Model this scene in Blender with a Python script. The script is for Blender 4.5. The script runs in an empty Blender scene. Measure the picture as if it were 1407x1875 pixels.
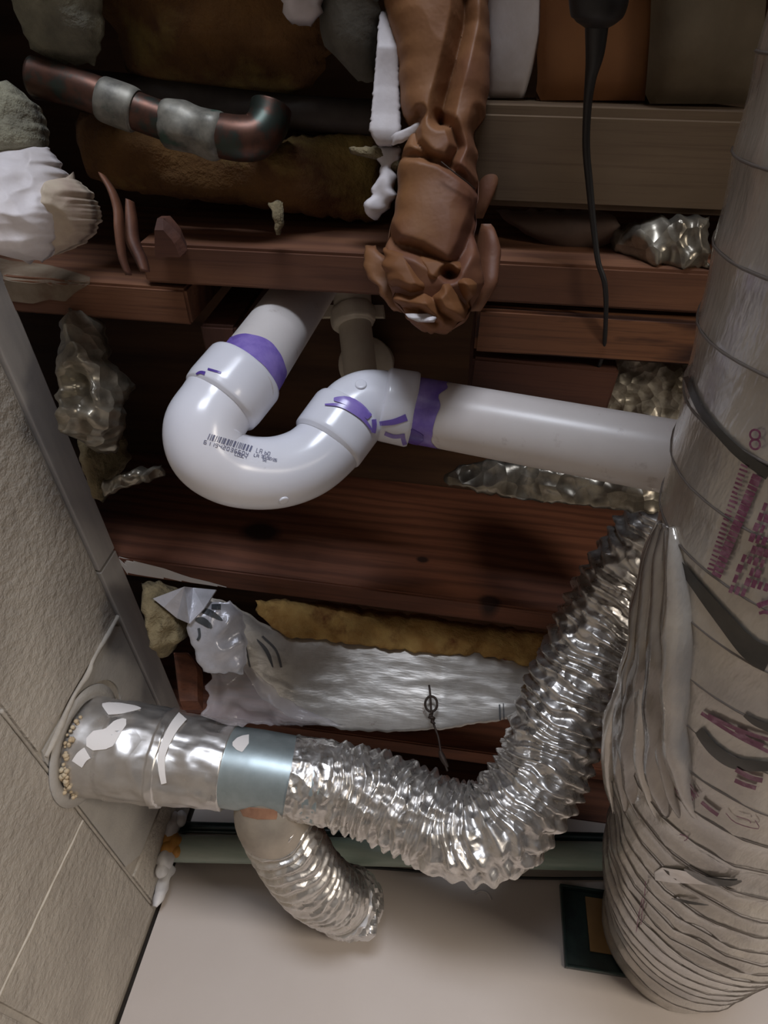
import bpy, bmesh, math, random
from mathutils import Vector, Matrix, noise
from mathutils.bvhtree import BVHTree
random.seed(7)
sc = bpy.context.scene
col = sc.collection
# ------------------------------------------------------------------ camera
F, CX, CY = 1141.0, 703.5, 937.5
CAMZ = 1.5
dY = Vector((0.5, 1267.5, F)).normalized()
dZ = Vector((207, -1027, F)); dZ = (dZ - dY * dZ.dot(dY)).normalized()
dX = dY.cross(dZ)
O = Vector((0, 0, CAMZ))
def ray(px, py):
    v = Vector((px - CX, py - CY, F)).normalized()
    return Vector((dX.dot(v), dY.dot(v), dZ.dot(v)))
def P(px, py, t): return O + ray(px, py) * t
def onz(px, py, h): r = ray(px, py); return O + r * (h / r.z)      # h measured from the camera's height
def ony(px, py, d): r = ray(px, py); return O + r * (d / r.y)
def onx(px, py, d): r = ray(px, py); return O + r * (d / r.x)
cam = bpy.data.cameras.new('camera'); co = bpy.data.objects.new('camera', cam); col.objects.link(co)
cam.sensor_fit = 'VERTICAL'; cam.sensor_height = 36; cam.lens = 36 * F / 1875; cam.clip_start = 0.01
right = Vector((dX.x, dY.x, dZ.x)); down = Vector((dX.y, dY.y, dZ.y)); fwd = Vector((dX.z, dY.z, dZ.z))
m = Matrix((right, -down, -fwd)).transposed().to_4x4(); m.translation = O
co.matrix_world = m
sc.camera = co
# ------------------------------------------------------------------ world, lights, exposure
w = bpy.data.worlds.new('world'); sc.world = w; w.use_nodes = True
bg = w.node_tree.nodes['Background']; bg.inputs[0].default_value = (0.75, 0.82, 1, 1); bg.inputs[1].default_value = 0.02
def area(name, loc, aim, sx, sy, power, colr):
    l = bpy.data.lights.new(name, 'AREA'); l.shape = 'RECTANGLE'; l.size = sx; l.size_y = sy; l.energy = power; l.color = colr
    o = bpy.data.objects.new(name, l); col.objects.link(o); o.location = loc
    o.rotation_euler = (Vector(aim) - Vector(loc)).to_track_quat('-Z', 'Y').to_euler(); return o
area('window_daylight', (-0.15, -2.4, 1.68), (-0.05, 1.0, 1.75), 1.1, 0.45, 52, (0.82, 0.88, 1.0))
area('room_lamp', (1.25, -0.55, 1.30), (-0.05, 1.25, 1.12), 0.4, 0.4, 6.6, (1.0, 0.90, 0.78)).data.spread = math.radians(95)
vs = sc.view_settings
vs.view_transform = 'Standard'; vs.look = 'None'; vs.gamma = 1; vs.use_curve_mapping = False; vs.exposure = 0.18
# ------------------------------------------------------------------ materials
def srgb(r, g, b):
    f = lambda c: (c / 255 / 12.92) if c <= 10 else ((c / 255 + 0.055) / 1.055) ** 2.4
    return (f(r), f(g), f(b), 1)
MATS = {}
def mat(name, c1, *a, **k):
    return MATS.get(name) or mat_(name, c1, *a, **k)
def mat_(name, c1, c2=None, scale=(20, 20, 20), rough=0.7, metal=0.0, bump=0.0, bscale=None, detail=6, lo=0.35, hi=0.65,
        kind='noise', c3=None, s3=30, lo3=0.6, hi3=0.7, dist=0.002, spec=0.5, alpha=1.0, trans=0.0, rvar=0.0, knots=(), coat=0.0, grain=1.6, gs=6):
    if name in MATS: return MATS[name]
    M = bpy.data.materials.new(name); M.use_nodes = True; MATS[name] = M
    n = M.node_tree.nodes; L = M.node_tree.links; b = n['Principled BSDF']
    b.inputs['Roughness'].default_value = rough; b.inputs['Metallic'].default_value = metal
    b.inputs['Specular IOR Level'].default_value = spec; b.inputs['Alpha'].default_value = alpha
    b.inputs['Transmission Weight'].default_value = trans; b.inputs['Coat Weight'].default_value = coat
    b.inputs['Base Color'].default_value = c1
    tc = n.new('ShaderNodeTexCoord')
    def mapped(s):
        mp = n.new('ShaderNodeMapping'); mp.inputs['Scale'].default_value = s if hasattr(s, '__len__') else (s, s, s)
        L.new(tc.outputs['Object'], mp.inputs[0]); return mp.outputs[0]
    def tex(s, k, det):
        if k == 'voronoi':
            t = n.new('ShaderNodeTexVoronoi'); t.inputs['Scale'].default_value = 1; L.new(mapped(s), t.inputs[0]); return t.outputs['Distance']
        t = n.new('ShaderNodeTexNoise'); t.inputs['Scale'].default_value = 1; t.inputs['Detail'].default_value = det
        t.inputs['Roughness'].default_value = 0.6; L.new(mapped(s), t.inputs[0]); return t.outputs['Fac']
    def ramp(f, a, bb):
        r = n.new('ShaderNodeMapRange'); r.inputs[1].default_value = a; r.inputs[2].default_value = bb; r.clamp = True
        L.new(f, r.inputs[0]); return r.outputs[0]
    def mix(f, A, B):
        x = n.new('ShaderNodeMix'); x.data_type = 'RGBA'; L.new(f, x.inputs[0])
        for v, s in ((A, 6), (B, 7)):
            if isinstance(v, tuple): x.inputs[s].default_value = v
            else: L.new(v, x.inputs[s])
        return x.outputs[2]
    out = c1
    if c2 is not None: out = mix(ramp(tex(scale, 'noise', detail), lo, hi), out, c2)
    if kind == 'wood':          # long grain lines along local X
        wv = n.new('ShaderNodeTexWave'); wv.wave_type = 'BANDS'; wv.bands_direction = 'Z'
        wv.inputs['Scale'].default_value = gs; wv.inputs['Distortion'].default_value = 9; wv.inputs['Detail'].default_value = 4
        wv.inputs['Detail Scale'].default_value = 0.8
        L.new(mapped((0.5, 2.6, 2.6)), wv.inputs[0])
        out = mix(ramp(wv.outputs['Fac'], 0.35, grain), out, c3)
        fine = mix(ramp(tex((9, 420, 420), 'noise', 4), 0.5, 0.9), out, c3); out = fine
    elif c3 is not None:
        out = mix(ramp(tex(s3, 'noise', 5), lo3, hi3), out, c3)
    for (kx, ky, kz, kr) in knots:
        sub = n.new('ShaderNodeVectorMath'); sub.operation = 'SUBTRACT'; sub.inputs[1].default_value = (kx, ky, kz); L.new(tc.outputs['Object'], sub.inputs[0])
        ms = n.new('ShaderNodeVectorMath'); ms.operation = 'MULTIPLY'; ms.inputs[1].default_value = (0.7 / kr, 0.3 / kr, 1 / kr); L.new(sub.outputs[0], ms.inputs[0])
        le = n.new('ShaderNodeVectorMath'); le.operation = 'LENGTH'; L.new(ms.outputs[0], le.inputs[0])
        out = mix(ramp(le.outputs['Value'], 1.25, 0.7), out, srgb(52, 30, 22))
    if not isinstance(out, tuple): L.new(out, b.inputs['Base Color'])
    if rvar:
        r = n.new('ShaderNodeMapRange'); r.inputs[3].default_value = rough; r.inputs[4].default_value = rough + rvar
        r.inputs[1].default_value = 0.35; r.inputs[2].default_value = 0.65
        L.new(tex(bscale or scale, 'noise', 3), r.inputs[0]); L.new(r.outputs[0], b.inputs['Roughness'])
    if bump:
        bp = n.new('ShaderNodeBump'); bp.inputs['Strength'].default_value = bump; bp.inputs['Distance'].default_value = dist
        L.new(tex(bscale or scale, 'voronoi' if kind == 'crinkle' else 'noise', 4), bp.inputs['Height']); L.new(bp.outputs[0], b.inputs['Normal'])
    return M
block_paint = mat('block_paint', srgb(184, 176, 165), srgb(166, 158, 148), scale=9, rough=0.7, bump=0.8, bscale=85, dist=0.007)
smooth_block = mat('smooth_block_paint', srgb(180, 175, 168), srgb(166, 161, 155), scale=14, rough=0.7, bump=0.4, bscale=220, dist=0.002)
mortar = mat('mortar_paint', srgb(182, 174, 163), srgb(158, 150, 140), scale=30, rough=0.8, bump=0.4, bscale=200)
plate_paint = mat('plate_paint', srgb(184, 178, 172), srgb(168, 162, 158), scale=(12, 5, 40), rough=0.6, bump=0.15, bscale=60)
wall_paint = mat('wall_paint', srgb(188, 178, 171), srgb(182, 171, 163), scale=3, rough=0.5, bump=0.12, bscale=60, dist=0.001)
floor_m = mat('concrete_floor', srgb(140, 132, 122), srgb(116, 108, 98), scale=4, rough=0.8)
room_m = mat('room_paint', srgb(190, 182, 172), srgb(182, 174, 164), scale=3, rough=0.7)
subfloor = mat('subfloor_ply', srgb(96, 68, 46), srgb(70, 48, 34), scale=(3, 30, 30), rough=0.85)
WA, WB, WC = srgb(134, 84, 60), srgb(108, 65, 47), srgb(72, 40, 28)
wood_a = mat('joist_wood_knotty', WA, WB, scale=(2, 9, 9), kind='wood', c3=WC, rough=0.7, bump=0.1, bscale=(8, 200, 200), knots=[(0.0, 0, 0, 1)] and [])
wood_b = mat('joist_wood', srgb(128, 86, 60), srgb(106, 67, 46), scale=(2, 9, 9), kind='wood', c3=srgb(78, 46, 32), rough=0.72, bump=0.1, bscale=(8, 200, 200))
wood_dark = mat('dark_wood', srgb(100, 62, 46), srgb(78, 46, 34), scale=(2, 9, 9), kind='wood', c3=srgb(58, 32, 24), rough=0.75)
wood_pale = mat('pale_wood', srgb(118, 98, 76), srgb(100, 82, 62), scale=(3, 14, 14), kind='wood', c3=srgb(84, 64, 48), rough=0.75)
pvc_fit = mat('pvc_fitting_white', srgb(234, 234, 240), srgb(228, 228, 236), scale=8, rough=0.22, spec=0.5, c3=srgb(196, 192, 196), s3=55, lo3=0.68, hi3=0.8)
pvc_pipe = mat('pvc_pipe_white', srgb(226, 220, 216), srgb(216, 208, 204), scale=8, rough=0.32, c3=srgb(186, 174, 168), s3=38, lo3=0.62, hi3=0.74)
pvc_old = mat('pvc_ivory', srgb(236, 230, 214), srgb(222, 212, 194), scale=20, rough=0.4)
purple = mat('purple_primer', srgb(122, 100, 186), srgb(152, 132, 206), scale=34, rough=0.25, lo=0.4, hi=0.62)
purple_d = mat('purple_primer_dark', srgb(84, 62, 150), srgb(104, 82, 170), scale=60, rough=0.25)
ink = mat('black_ink', srgb(112, 114, 138), rough=0.6)
foil = mat('foil_flex', srgb(226, 223, 220), srgb(206, 202, 196), scale=60, rough=0.24, metal=0.9, bump=0.5, bscale=75, dist=0.004, kind='crinkle', rvar=0.2)
tape = mat('foil_tape', srgb(222, 220, 218), srgb(206, 202, 198), scale=30, rough=0.26, metal=0.85, bump=0.25, bscale=34, dist=0.004, kind='crinkle', rvar=0.16)
foil_dull = mat('foil_facing', srgb(206, 202, 196), srgb(180, 174, 166), scale=26, rough=0.42, metal=0.5, bump=0.4, bscale=(10, 70, 50), dist=0.004, c3=srgb(112, 80, 56), s3=26, lo3=0.69, hi3=0.74)
foil_old = mat('old_foil', srgb(170, 164, 150), srgb(112, 104, 92), scale=40, rough=0.34, metal=0.7, bump=0.8, bscale=60, dist=0.006, kind='crinkle')
galv = mat('galvanized_steel', srgb(172, 184, 186), srgb(160, 172, 174), scale=60, rough=0.42, metal=0.7)
white_smear = mat('white_paint_smear', srgb(232, 228, 226), rough=0.5)
kraft = mat('kraft_paper', srgb(142, 98, 60), srgb(120, 78, 52), scale=9, rough=0.6, bump=0.4, bscale=28, dist=0.004, c3=srgb(108, 66, 50), s3=7, lo3=0.5, hi3=0.7)
kraft_flat = mat('kraft_paper_orange', srgb(134, 88, 48), srgb(116, 72, 38), scale=11, rough=0.7, bump=0.2, bscale=30)
white_facing = mat('white_facing', srgb(222, 216, 218), srgb(198, 190, 188), scale=18, rough=0.6, bump=0.3, bscale=40, dist=0.003)
batt = mat('fibreglass_amber', srgb(120, 86, 46), srgb(86, 56, 30), scale=16, rough=0.95, bump=0.8, bscale=90, dist=0.006, c3=srgb(140, 120, 66), s3=12, lo3=0.52, hi3=0.7)
batt_y = mat('fibreglass_yellow', srgb(196, 160, 96), srgb(160, 118, 62), scale=30, rough=0.95, bump=0.8, bscale=120, dist=0.005, c3=srgb(120, 72, 40), s3=20, lo3=0.58, hi3=0.72)
wool_g = mat('mineral_wool', srgb(134, 120, 90), srgb(100, 88, 64), scale=40, rough=0.95, bump=0.9, bscale=120, dist=0.006)
wool_w = mat('grey_white_wool', srgb(150, 146, 124), srgb(110, 106, 92), scale=26, rough=0.95, bump=0.8, bscale=90, dist=0.006)
copper = mat('copper', srgb(108, 74, 60), srgb(64, 52, 48), scale=40, rough=0.42, metal=0.7, c3=srgb(62, 70, 64), s3=40, lo3=0.5, hi3=0.6)
solder = mat('solder_flux', srgb(150, 146, 134), srgb(86, 84, 78), scale=50, rough=0.5, metal=0.3, c3=srgb(62, 86, 74), s3=40, lo3=0.58, hi3=0.66)
dark_pipe = mat('dark_pipe', srgb(70, 62, 56), srgb(54, 46, 42), scale=30, rough=0.6, metal=0.3)
rubber = mat('black_rubber', srgb(34, 32, 32), rough=0.5)
rust_wire = mat('rusty_wire', srgb(70, 58, 50), srgb(56, 42, 36), scale=80, rough=0.6, metal=0.5)
jacket = mat('duct_jacket', srgb(202, 195, 184), srgb(172, 166, 160), scale=(14, 14, 14), rough=0.22, metal=0.3, bump=0.5, bscale=(50, 16, 50), dist=0.005, coat=0.5)
jacket_film = mat('duct_jacket_clear', srgb(118, 110, 104), srgb(158, 150, 140), scale=(36, 5, 36), rough=0.2, metal=0.35, bump=0.4, bscale=(60, 8, 60), dist=0.004, coat=0.4)
jacket_line = mat('duct_wire_line', srgb(112, 104, 98), rough=0.4)
jacket_band = mat('duct_dark_band', srgb(52, 50, 46), srgb(70, 66, 60), scale=40, rough=0.3)
magenta = mat('magenta_print', srgb(122, 62, 92), srgb(160, 116, 138), scale=150, lo=.45, hi=.7, rough=0.4)
green_m = mat('dark_green_metal', srgb(44, 62, 58), srgb(30, 42, 42), scale=30, rough=0.3, metal=0.2)
pipe_green = mat('pale_green_pipe', srgb(178, 190, 178), srgb(140, 162, 150), scale=(3, 30, 30), rough=0.35)
card = mat('cardboard', srgb(142, 112, 70), srgb(120, 92, 58), scale=12, rough=0.85)
foam = mat('amber_foam', srgb(206, 154, 76), srgb(184, 128, 58), scale=60, rough=0.6, bump=0.3, bscale=90)
caulk = mat('white_caulk', srgb(222, 220, 220), srgb(206, 204, 206), scale=40, rough=0.5, bump=0.3, bscale=80)
dark_hole = mat('cavity_shade', srgb(24, 22, 22), rough=0.9)
plastic = mat('clear_plastic', srgb(206, 200, 204), srgb(186, 178, 184), scale=30, rough=0.14, bump=0.5, bscale=40, dist=0.004, alpha=0.32)
poly = mat('grey_poly', srgb(196, 196, 204), srgb(160, 160, 166), scale=18, rough=0.3, metal=0.2, bump=0.4, bscale=40, dist=0.004)
leather = mat('brown_strip', srgb(120, 78, 56), srgb(84, 52, 40), scale=(30, 30, 8), rough=0.6, bump=0.3, bscale=60)
label_b = mat('brown_sticker', srgb(150, 112, 88), srgb(128, 92, 72), scale=60, rough=0.5)

# ------------------------------------------------------------------ object helpers
ROOT = {}
def tag(o, label=None, cat=None, group=None, kind=None):
    for k, v in (('label', label), ('category', cat), ('group', group), ('kind', kind)):
        if v: o[k] = v
    return o
def thing(name, loc, label=None, cat=None, group=None, kind=None):
    o = bpy.data.objects.new(name, None); col.objects.link(o); o.location = loc; o.empty_display_size = 0.02
    ROOT[o.name] = Vector(loc); return tag(o, label, cat, group, kind)
def mk(name, V, Fc, m, parent=None, smooth=True, loc=None):
    V = [Vector(v) for v in V]
    if parent is not None: L0 = ROOT[parent.name]
    else:
        lo = min(v.z for v in V); L0 = Vector((sum(v.x for v in V) / len(V), sum(v.y for v in V) / len(V), lo)) if loc is None else Vector(loc)
    me = bpy.data.meshes.new(name); me.from_pydata([v - L0 for v in V], [], Fc); me.update()
    bm = bmesh.new(); bm.from_mesh(me); bmesh.ops.recalc_face_normals(bm, faces=bm.faces); bm.to_mesh(me); bm.free()
    if smooth:
        for p in me.polygons: p.use_smooth = True
    me.materials.append(m)
    o = bpy.data.objects.new(name, me); col.objects.link(o); ROOT[o.name] = L0
    if parent is not None: o.parent = parent
    else: o.location = L0
    return o
def boxvf(c, ax, ay, az, bev=0.0):
    """box centred c with half-axis vectors, optional chamfer"""
    bm = bmesh.new(); bmesh.ops.create_cube(bm, size=2)
    M = Matrix((ax, ay, az)).transposed()
    for v in bm.verts: v.co = Vector(c) + M @ v.co
    if bev: bmesh.ops.bevel(bm, geom=list(bm.edges), offset=bev, segments=2, affect='EDGES', profile=0.6)
    bm.verts.index_update()
    V = [v.co.copy() for v in bm.verts]; Fc = [[v.index for v in f.verts] for f in bm.faces]; bm.free(); return V, Fc
def box(name, x0, x1, y0, y1, z0, z1, m, parent=None, bev=0.0, loc=None):
    V, Fc = boxvf(((x0 + x1) / 2, (y0 + y1) / 2, (z0 + z1) / 2), Vector(((x1 - x0) / 2, 0, 0)), Vector((0, (y1 - y0) / 2, 0)), Vector((0, 0, (z1 - z0) / 2)), bev)
    return mk(name, V, Fc, m, parent, smooth=False, loc=loc)
def join(*parts):
    V, Fc = [], []
    for v, f in parts:
        n = len(V); V += v; Fc += [[i + n for i in q] for q in f]
    return V, Fc
def catmull(pts, n):
    """pts: list of tuples (any length) -> n samples"""
    K = len(pts); out = []
    for i in range(n):
        u = i / (n - 1) * (K - 1); k = min(int(u), K - 2); t = u - k
        a, b, c, d = pts[max(k - 1, 0)], pts[k], pts[k + 1], pts[min(k + 2, K - 1)]
        out.append(tuple(0.5 * (2 * q + (r - p) * t + (2 * p - 5 * q + 4 * r - s) * t * t + (3 * q - p - 3 * r + s) * t ** 3) for p, q, r, s in zip(a, b, c, d)))
    return out
class Tube:
    def __init__(s, ctrl, n=80, seg=40, linear=False):
        """ctrl: (x,y,z,r)"""
        if linear:
            s.c = []
            K = len(ctrl)
            for i in range(n):
                u = i / (n - 1) * (K - 1); k = min(int(u), K - 2); t = u - k
                s.c.append(tuple(a + (b - a) * t for a, b in zip(ctrl[k], ctrl[k + 1])))
        else: s.c = catmull([tuple(c) for c in ctrl], n)
        s.n, s.seg = n, seg
        s.p = [Vector(c[:3]) for c in s.c]; s.r = [c[3] for c in s.c]
        s.T = []
        for i in range(n):
            a, b = s.p[max(i - 1, 0)], s.p[min(i + 1, n - 1)]; s.T.append((b - a).normalized())
        up = Vector((0, 0, 1)) if abs(s.T[0].z) < 0.9 else Vector((0, 1, 0))
        N = (up - s.T[0] * up.dot(s.T[0])).normalized(); s.N = [N]
        for i in range(1, n):
            N = s.N[-1] - s.T[i] * s.N[-1].dot(s.T[i]); s.N.append(N.normalized())
        s.B = [t.cross(q) for t, q in zip(s.T, s.N)]
        s.L = [0]
        for i in range(1, n): s.L.append(s.L[-1] + (s.p[i] - s.p[i - 1]).length)
    def at(s, i, th, r): return s.p[i] + (s.N[i] * math.cos(th) + s.B[i] * math.sin(th)) * r
    def lerp(s, l, th, off=0.0):
        l = max(0, min(l, s.L[-1])); i = 0
        lo, hi = 0, s.n - 1
        while hi - lo > 1:
            mid = (lo + hi) // 2
            if s.L[mid] <= l: lo = mid
            else: hi = mid
        t = (l - s.L[lo]) / max(1e-9, s.L[hi] - s.L[lo])
        r = s.r[lo] + (s.r[hi] - s.r[lo]) * t + off
        return s.at(lo, th, r).lerp(s.at(hi, th, r), t)
    def mesh(s, rf=None, cap=True, inner=0.0):
        V, Fc = [], []; g = s.seg
        for i in range(s.n):
            for j in range(g):
                th = 2 * math.pi * j / g; r = s.r[i]
                if rf: r = rf(s.L[i], th, r, i)
                V.append(s.at(i, th, r))
        for i in range(s.n - 1):
            for j in range(g):
                Fc.append([i * g + j, i * g + (j + 1) % g, (i + 1) * g + (j + 1) % g, (i + 1) * g + j])
        if cap:
            Fc.append(list(range(g))[::-1]); Fc.append([(s.n - 1) * g + j for j in range(g)])
        return V, Fc
def wire(pts, r, n=60, seg=8, linear=False):
    return Tube([tuple(p) + (r,) for p in pts], n, seg, linear).mesh()
def tb(name, ctrl, m, parent=None, n=60, seg=32, rf=None, linear=False, cap=True):
    t = Tube(ctrl, n, seg, linear); V, Fc = t.mesh(rf, cap); o = mk(name, V, Fc, m, parent); return o, t
def nz(v, s, o=0.0): return noise.noise(Vector(v) * s + Vector((o, o * 1.7, -o)))
def ridge(v, s, o=0.0): return 1 - 2 * abs(nz(v, s, o))
def interp(rows, y):
    for a, b in zip(rows, rows[1:]):
        if a[0] <= y <= b[0]:
            t = (y - a[0]) / (b[0] - a[0]) if b[0] > a[0] else 0
            return [p + (q - p) * t for p, q in zip(a, b)]
    return list(rows[0] if y < rows[0][0] else rows[-1])
def slab(rows, plane, thick, nrm, nu=30, nv=40, amp=0.01, ns=18, rid=0.0, rs=14, jag=0.0, js=0.06, bulge=1.0, seed=0.0, edge=0.35, swap=False, an=(1, 1, 1), oct=1, cr=()):
    """solid piece whose outline is rows of (y, x_left, x_right[, distance]); swap=True: rows of (x, y_top, y_bottom[, distance])"""
    nrm = Vector(nrm).normalized(); y0, y1 = rows[0][0], rows[-1][0]
    base, V, Fc = [], [], []
    for j in range(nv + 1):
        y = y0 + (y1 - y0) * j / nv; r = interp(rows, y)
        a = r[1] + jag * nz((y * js, 0, seed), 1) * 2; b = r[2] + jag * nz((y * js, 9, seed), 1) * 2
        for i in range(nu + 1):
            u = i / nu; x = a + (b - a) * u
            yy = y + (jag * nz((x * js, 5, seed), 1) * 2 if j in (0, nv) else 0)
            q = (yy, x) if swap else (x, yy)
            if plane[0] == 'z': p = onz(q[0], q[1], plane[1])
            elif plane[0] == 'y': p = ony(q[0], q[1], plane[1])
            else: p = P(q[0], q[1], r[3])
            dep = 0.0
            for (line, dp_, wd_) in cr:
                dm = 1e9
                for (xa, ya), (xb, yb) in zip(line, line[1:]):
                    ll = (xb - xa) ** 2 + (yb - ya) ** 2; tt = max(0, min(1, ((q[0] - xa) * (xb - xa) + (q[1] - ya) * (yb - ya)) / ll))
                    dm = min(dm, math.hypot(q[0] - xa - tt * (xb - xa), q[1] - ya - tt * (yb - ya)))
                if dm < wd_: dep += dp_ * (1 - dm / wd_) ** 1.3
            base.append((p, u, j / nv, dep))
    def prof(t): return max(0.0, 1 - abs(2 * t - 1) ** (1 / edge)) ** 0.5
    W = nu + 1
    for side in (1, -1):
        for p, u, v, dep in base:
            e = prof(u) * prof(v)
            d = thick * 0.5 * e * (bulge if side > 0 else 1)
            wob = nrm * 0
            pa = Vector((p.x * an[0], p.y * an[1], p.z * an[2]))
            h = amp * nz(p, ns, seed) + rid * sum((ridge(pa, rs * 2.1 ** k, seed + 3 + k) - 0.4) * .55 ** k for k in range(oct))
            V.append(p + nrm * (side * d + h * (0.35 + 0.65 * e) - (dep if side > 0 else 0)))
    off = len(base)
    for j in range(nv):
        for i in range(nu):
            a = j * W + i
            Fc.append([a, a + 1, a + W + 1, a + W]); Fc.append([off + a, off + a + W, off + a + W + 1, off + a + 1])
    for i in range(nu):
        Fc.append([i, off + i, off + i + 1, i + 1]); a = nv * W + i; Fc.append([a, a + 1, off + a + 1, off + a])
    for j in range(nv):
        a = j * W; Fc.append([a, a + W, off + a + W, off + a]); a = j * W + nu; Fc.append([a, off + a, off + a + W, a + W])
    return V, Fc
def bvh_of(*vfs):
    V, Fc = join(*vfs); return BVHTree.FromPolygons(V, Fc)
def cast(bvh, px, py, off=0.0005):
    d = ray(px, py); h = bvh.ray_cast(O, d)
    if h[0] is None:
        return None
    n = h[1]
    if n.dot(d) > 0: n = -n
    return h[0] + n * off
def stroke(bvh, pts, wd, n=None, off=0.0005, smooth=True):
    """paint stroke lying on a surface: px polyline with width"""
    if smooth and len(pts) > 2: q = catmull([tuple(p) for p in pts], n or 6 * len(pts))
    else:
        q = []
        K = n or 4
        for a, b in zip(pts, pts[1:]): q += [(a[0] + (b[0] - a[0]) * k / K, a[1] + (b[1] - a[1]) * k / K) for k in range(K)]
        q.append(pts[-1])
    V, Fc = [], []; N = len(q)
    rows = []
    for i, p in enumerate(q):
        a, b = q[max(i - 1, 0)], q[min(i + 1, N - 1)]; dx, dy = b[0] - a[0], b[1] - a[1]; l = math.hypot(dx, dy) or 1
        ww = wd(i / (N - 1)) if callable(wd) else wd
        nx, ny = -dy / l * ww / 2, dx / l * ww / 2
        k = max(1, int(ww / 4)); row = []
        row = [cast(bvh, p[0] + nx * (2 * j / 4 - 1), p[1] + ny * (2 * j / 4 - 1), off) for j in range(5)]
        rows.append(row)
    ok = [r for r in rows if all(c is not None for c in r)]
    for r in ok: V += r
    for i in range(len(ok) - 1):
        for j in range(4):
            a = i * 5 + j
            Fc.append([a, a + 1, a + 6, a + 5])
    return V, Fc
def patch(bvh, rows, nu=10, nv=12, off=0.0005, swap=False):
    V, Fc = [], []; y0, y1 = rows[0][0], rows[-1][0]; W = nu + 1; idx = {}
    for j in range(nv + 1):
        y = y0 + (y1 - y0) * j / nv; r = interp(rows, y)
        for i in range(W):
            x = r[1] + (r[2] - r[1]) * i / nu
            p = cast(bvh, *((y, x) if swap else (x, y)), off)
            if p is not None: idx[(i, j)] = len(V); V.append(p)
    for j in range(nv):
        for i in range(nu):
            ks = [(i, j), (i + 1, j), (i + 1, j + 1), (i, j + 1)]
            if all(k in idx for k in ks): Fc.append([idx[k] for k in ks])
    return V, Fc
SEG = {'0': 'abcdef', '1': 'bc', '2': 'abged', '3': 'abgcd', '4': 'fgbc', '5': 'afgcd', '6': 'afgedc', '7': 'abc', '8': 'abcdefg', '9': 'abcdfg',
       'C': 'afed', 'O': 'abcdef', 'L': 'fed', 'A': 'efabcg', 'B': 'cdefg', '/': 's', 'H': 'fegbc', 'N': 'efabc', 'S': 'afgcd', 'E': 'afged', ' ': ''}
SP = {'a': ((0, 0), (1, 0)), 'b': ((1, 0), (1, 1)), 'c': ((1, 1), (1, 2)), 'd': ((0, 2), (1, 2)), 'e': ((0, 1), (0, 2)), 'f': ((0, 0), (0, 1)), 'g': ((0, 1), (1, 1)), 's': ((1, 0), (0, 2))}
def print_text(bvh, txt, x, y, dx, dy, cw, ch, adv, sw, off=0.0004):
    """line of stroke lettering lying on a surface; (dx,dy) is the px direction of the line"""
    out = []; ux, uy = dy * -1, dx
    for k, c in enumerate(txt):
        for s in SEG.get(c, 'abcd'):
            (a, b), (c2, d2) = SP[s]
            f = lambda p, q: (x + dx * (k * adv + p * cw) + ux * q * ch / 2, y + dy * (k * adv + p * cw) + uy * q * ch / 2)
            out.append(stroke(bvh, [f(a, b), f(c2, d2)], sw, n=2, off=off, smooth=False))
    return join(*out)
Z = lambda h: CAMZ + h

# ================================================================== STRUCTURE
XW = -0.4466; YB = 1.256; JB = 0.546; JH = 0.235
tag(box('floor', -0.66, 2.4, -2.8, 1.40, -0.1, 0, floor_m, loc=(0, 0, 0)), 'warm beige concrete basement floor below the pipes', 'floor', kind='structure')
ceiling = box('ceiling', -0.66, 2.4, -2.8, 1.40, Z(JB + JH), Z(JB + JH) + 0.03, subfloor)
tag(ceiling, 'dark underside of the subfloor above the joists', 'ceiling', kind='structure')
# left wall: mortar core with every block a piece of its own
wl = thing('wall_left', (XW, 0, 0), 'beige painted concrete block wall with a plate on top', 'wall', kind='structure')
box('mortar_core', XW - 0.19, XW - 0.0045, -2.8, YB + 0.1, 0, Z(0.5015), mortar, wl)
beds = [0.5015, 0.2925, 0.0893]
while beds[-1] > -CAMZ + 0.05: beds.append(max(beds[-1] - 0.2032, -CAMZ))
HOLE = Vector((XW, 0.792, Z(0.369)))
bmesh_cache = {}
def block_vf(ly, lz, seed):
    V, Fc = boxvf((0, 0, 0), Vector((0.02, 0, 0)), Vector((0, ly / 2, 0)), Vector((0, 0, lz / 2)), 0.003); return V, Fc
def ring_block(y0, y1, z0, z1, hy, hz, hr, x0, x1):
    N = 48; V, Fc = [], []
    outer, inner = [], []
    for k in range(N):
        a = 2 * math.pi * k / N; c, s_ = math.cos(a), math.sin(a)
        ty = ((y1 if c > 0 else y0) - hy) / c if abs(c) > 1e-6 else 1e9; tz = ((z1 if s_ > 0 else z0) - hz) / s_ if abs(s_) > 1e-6 else 1e9
        t = min(ty, tz); outer.append((hy + c * t, hz + s_ * t)); inner.append((hy + c * hr, hz + s_ * hr))
    for (x, L0) in ((x1, outer), (x1, inner), (x0, inner), (x0, outer)): V += [Vector((x, a, b)) for a, b in L0]
    for r_ in range(4):
        for k in range(N):
            a, b = r_ * N + k, r_ * N + (k + 1) % N; c, d = ((r_ + 1) % 4) * N + (k + 1) % N, ((r_ + 1) % 4) * N + k
            Fc.append([a, b, c, d])
    return V, Fc
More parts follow.
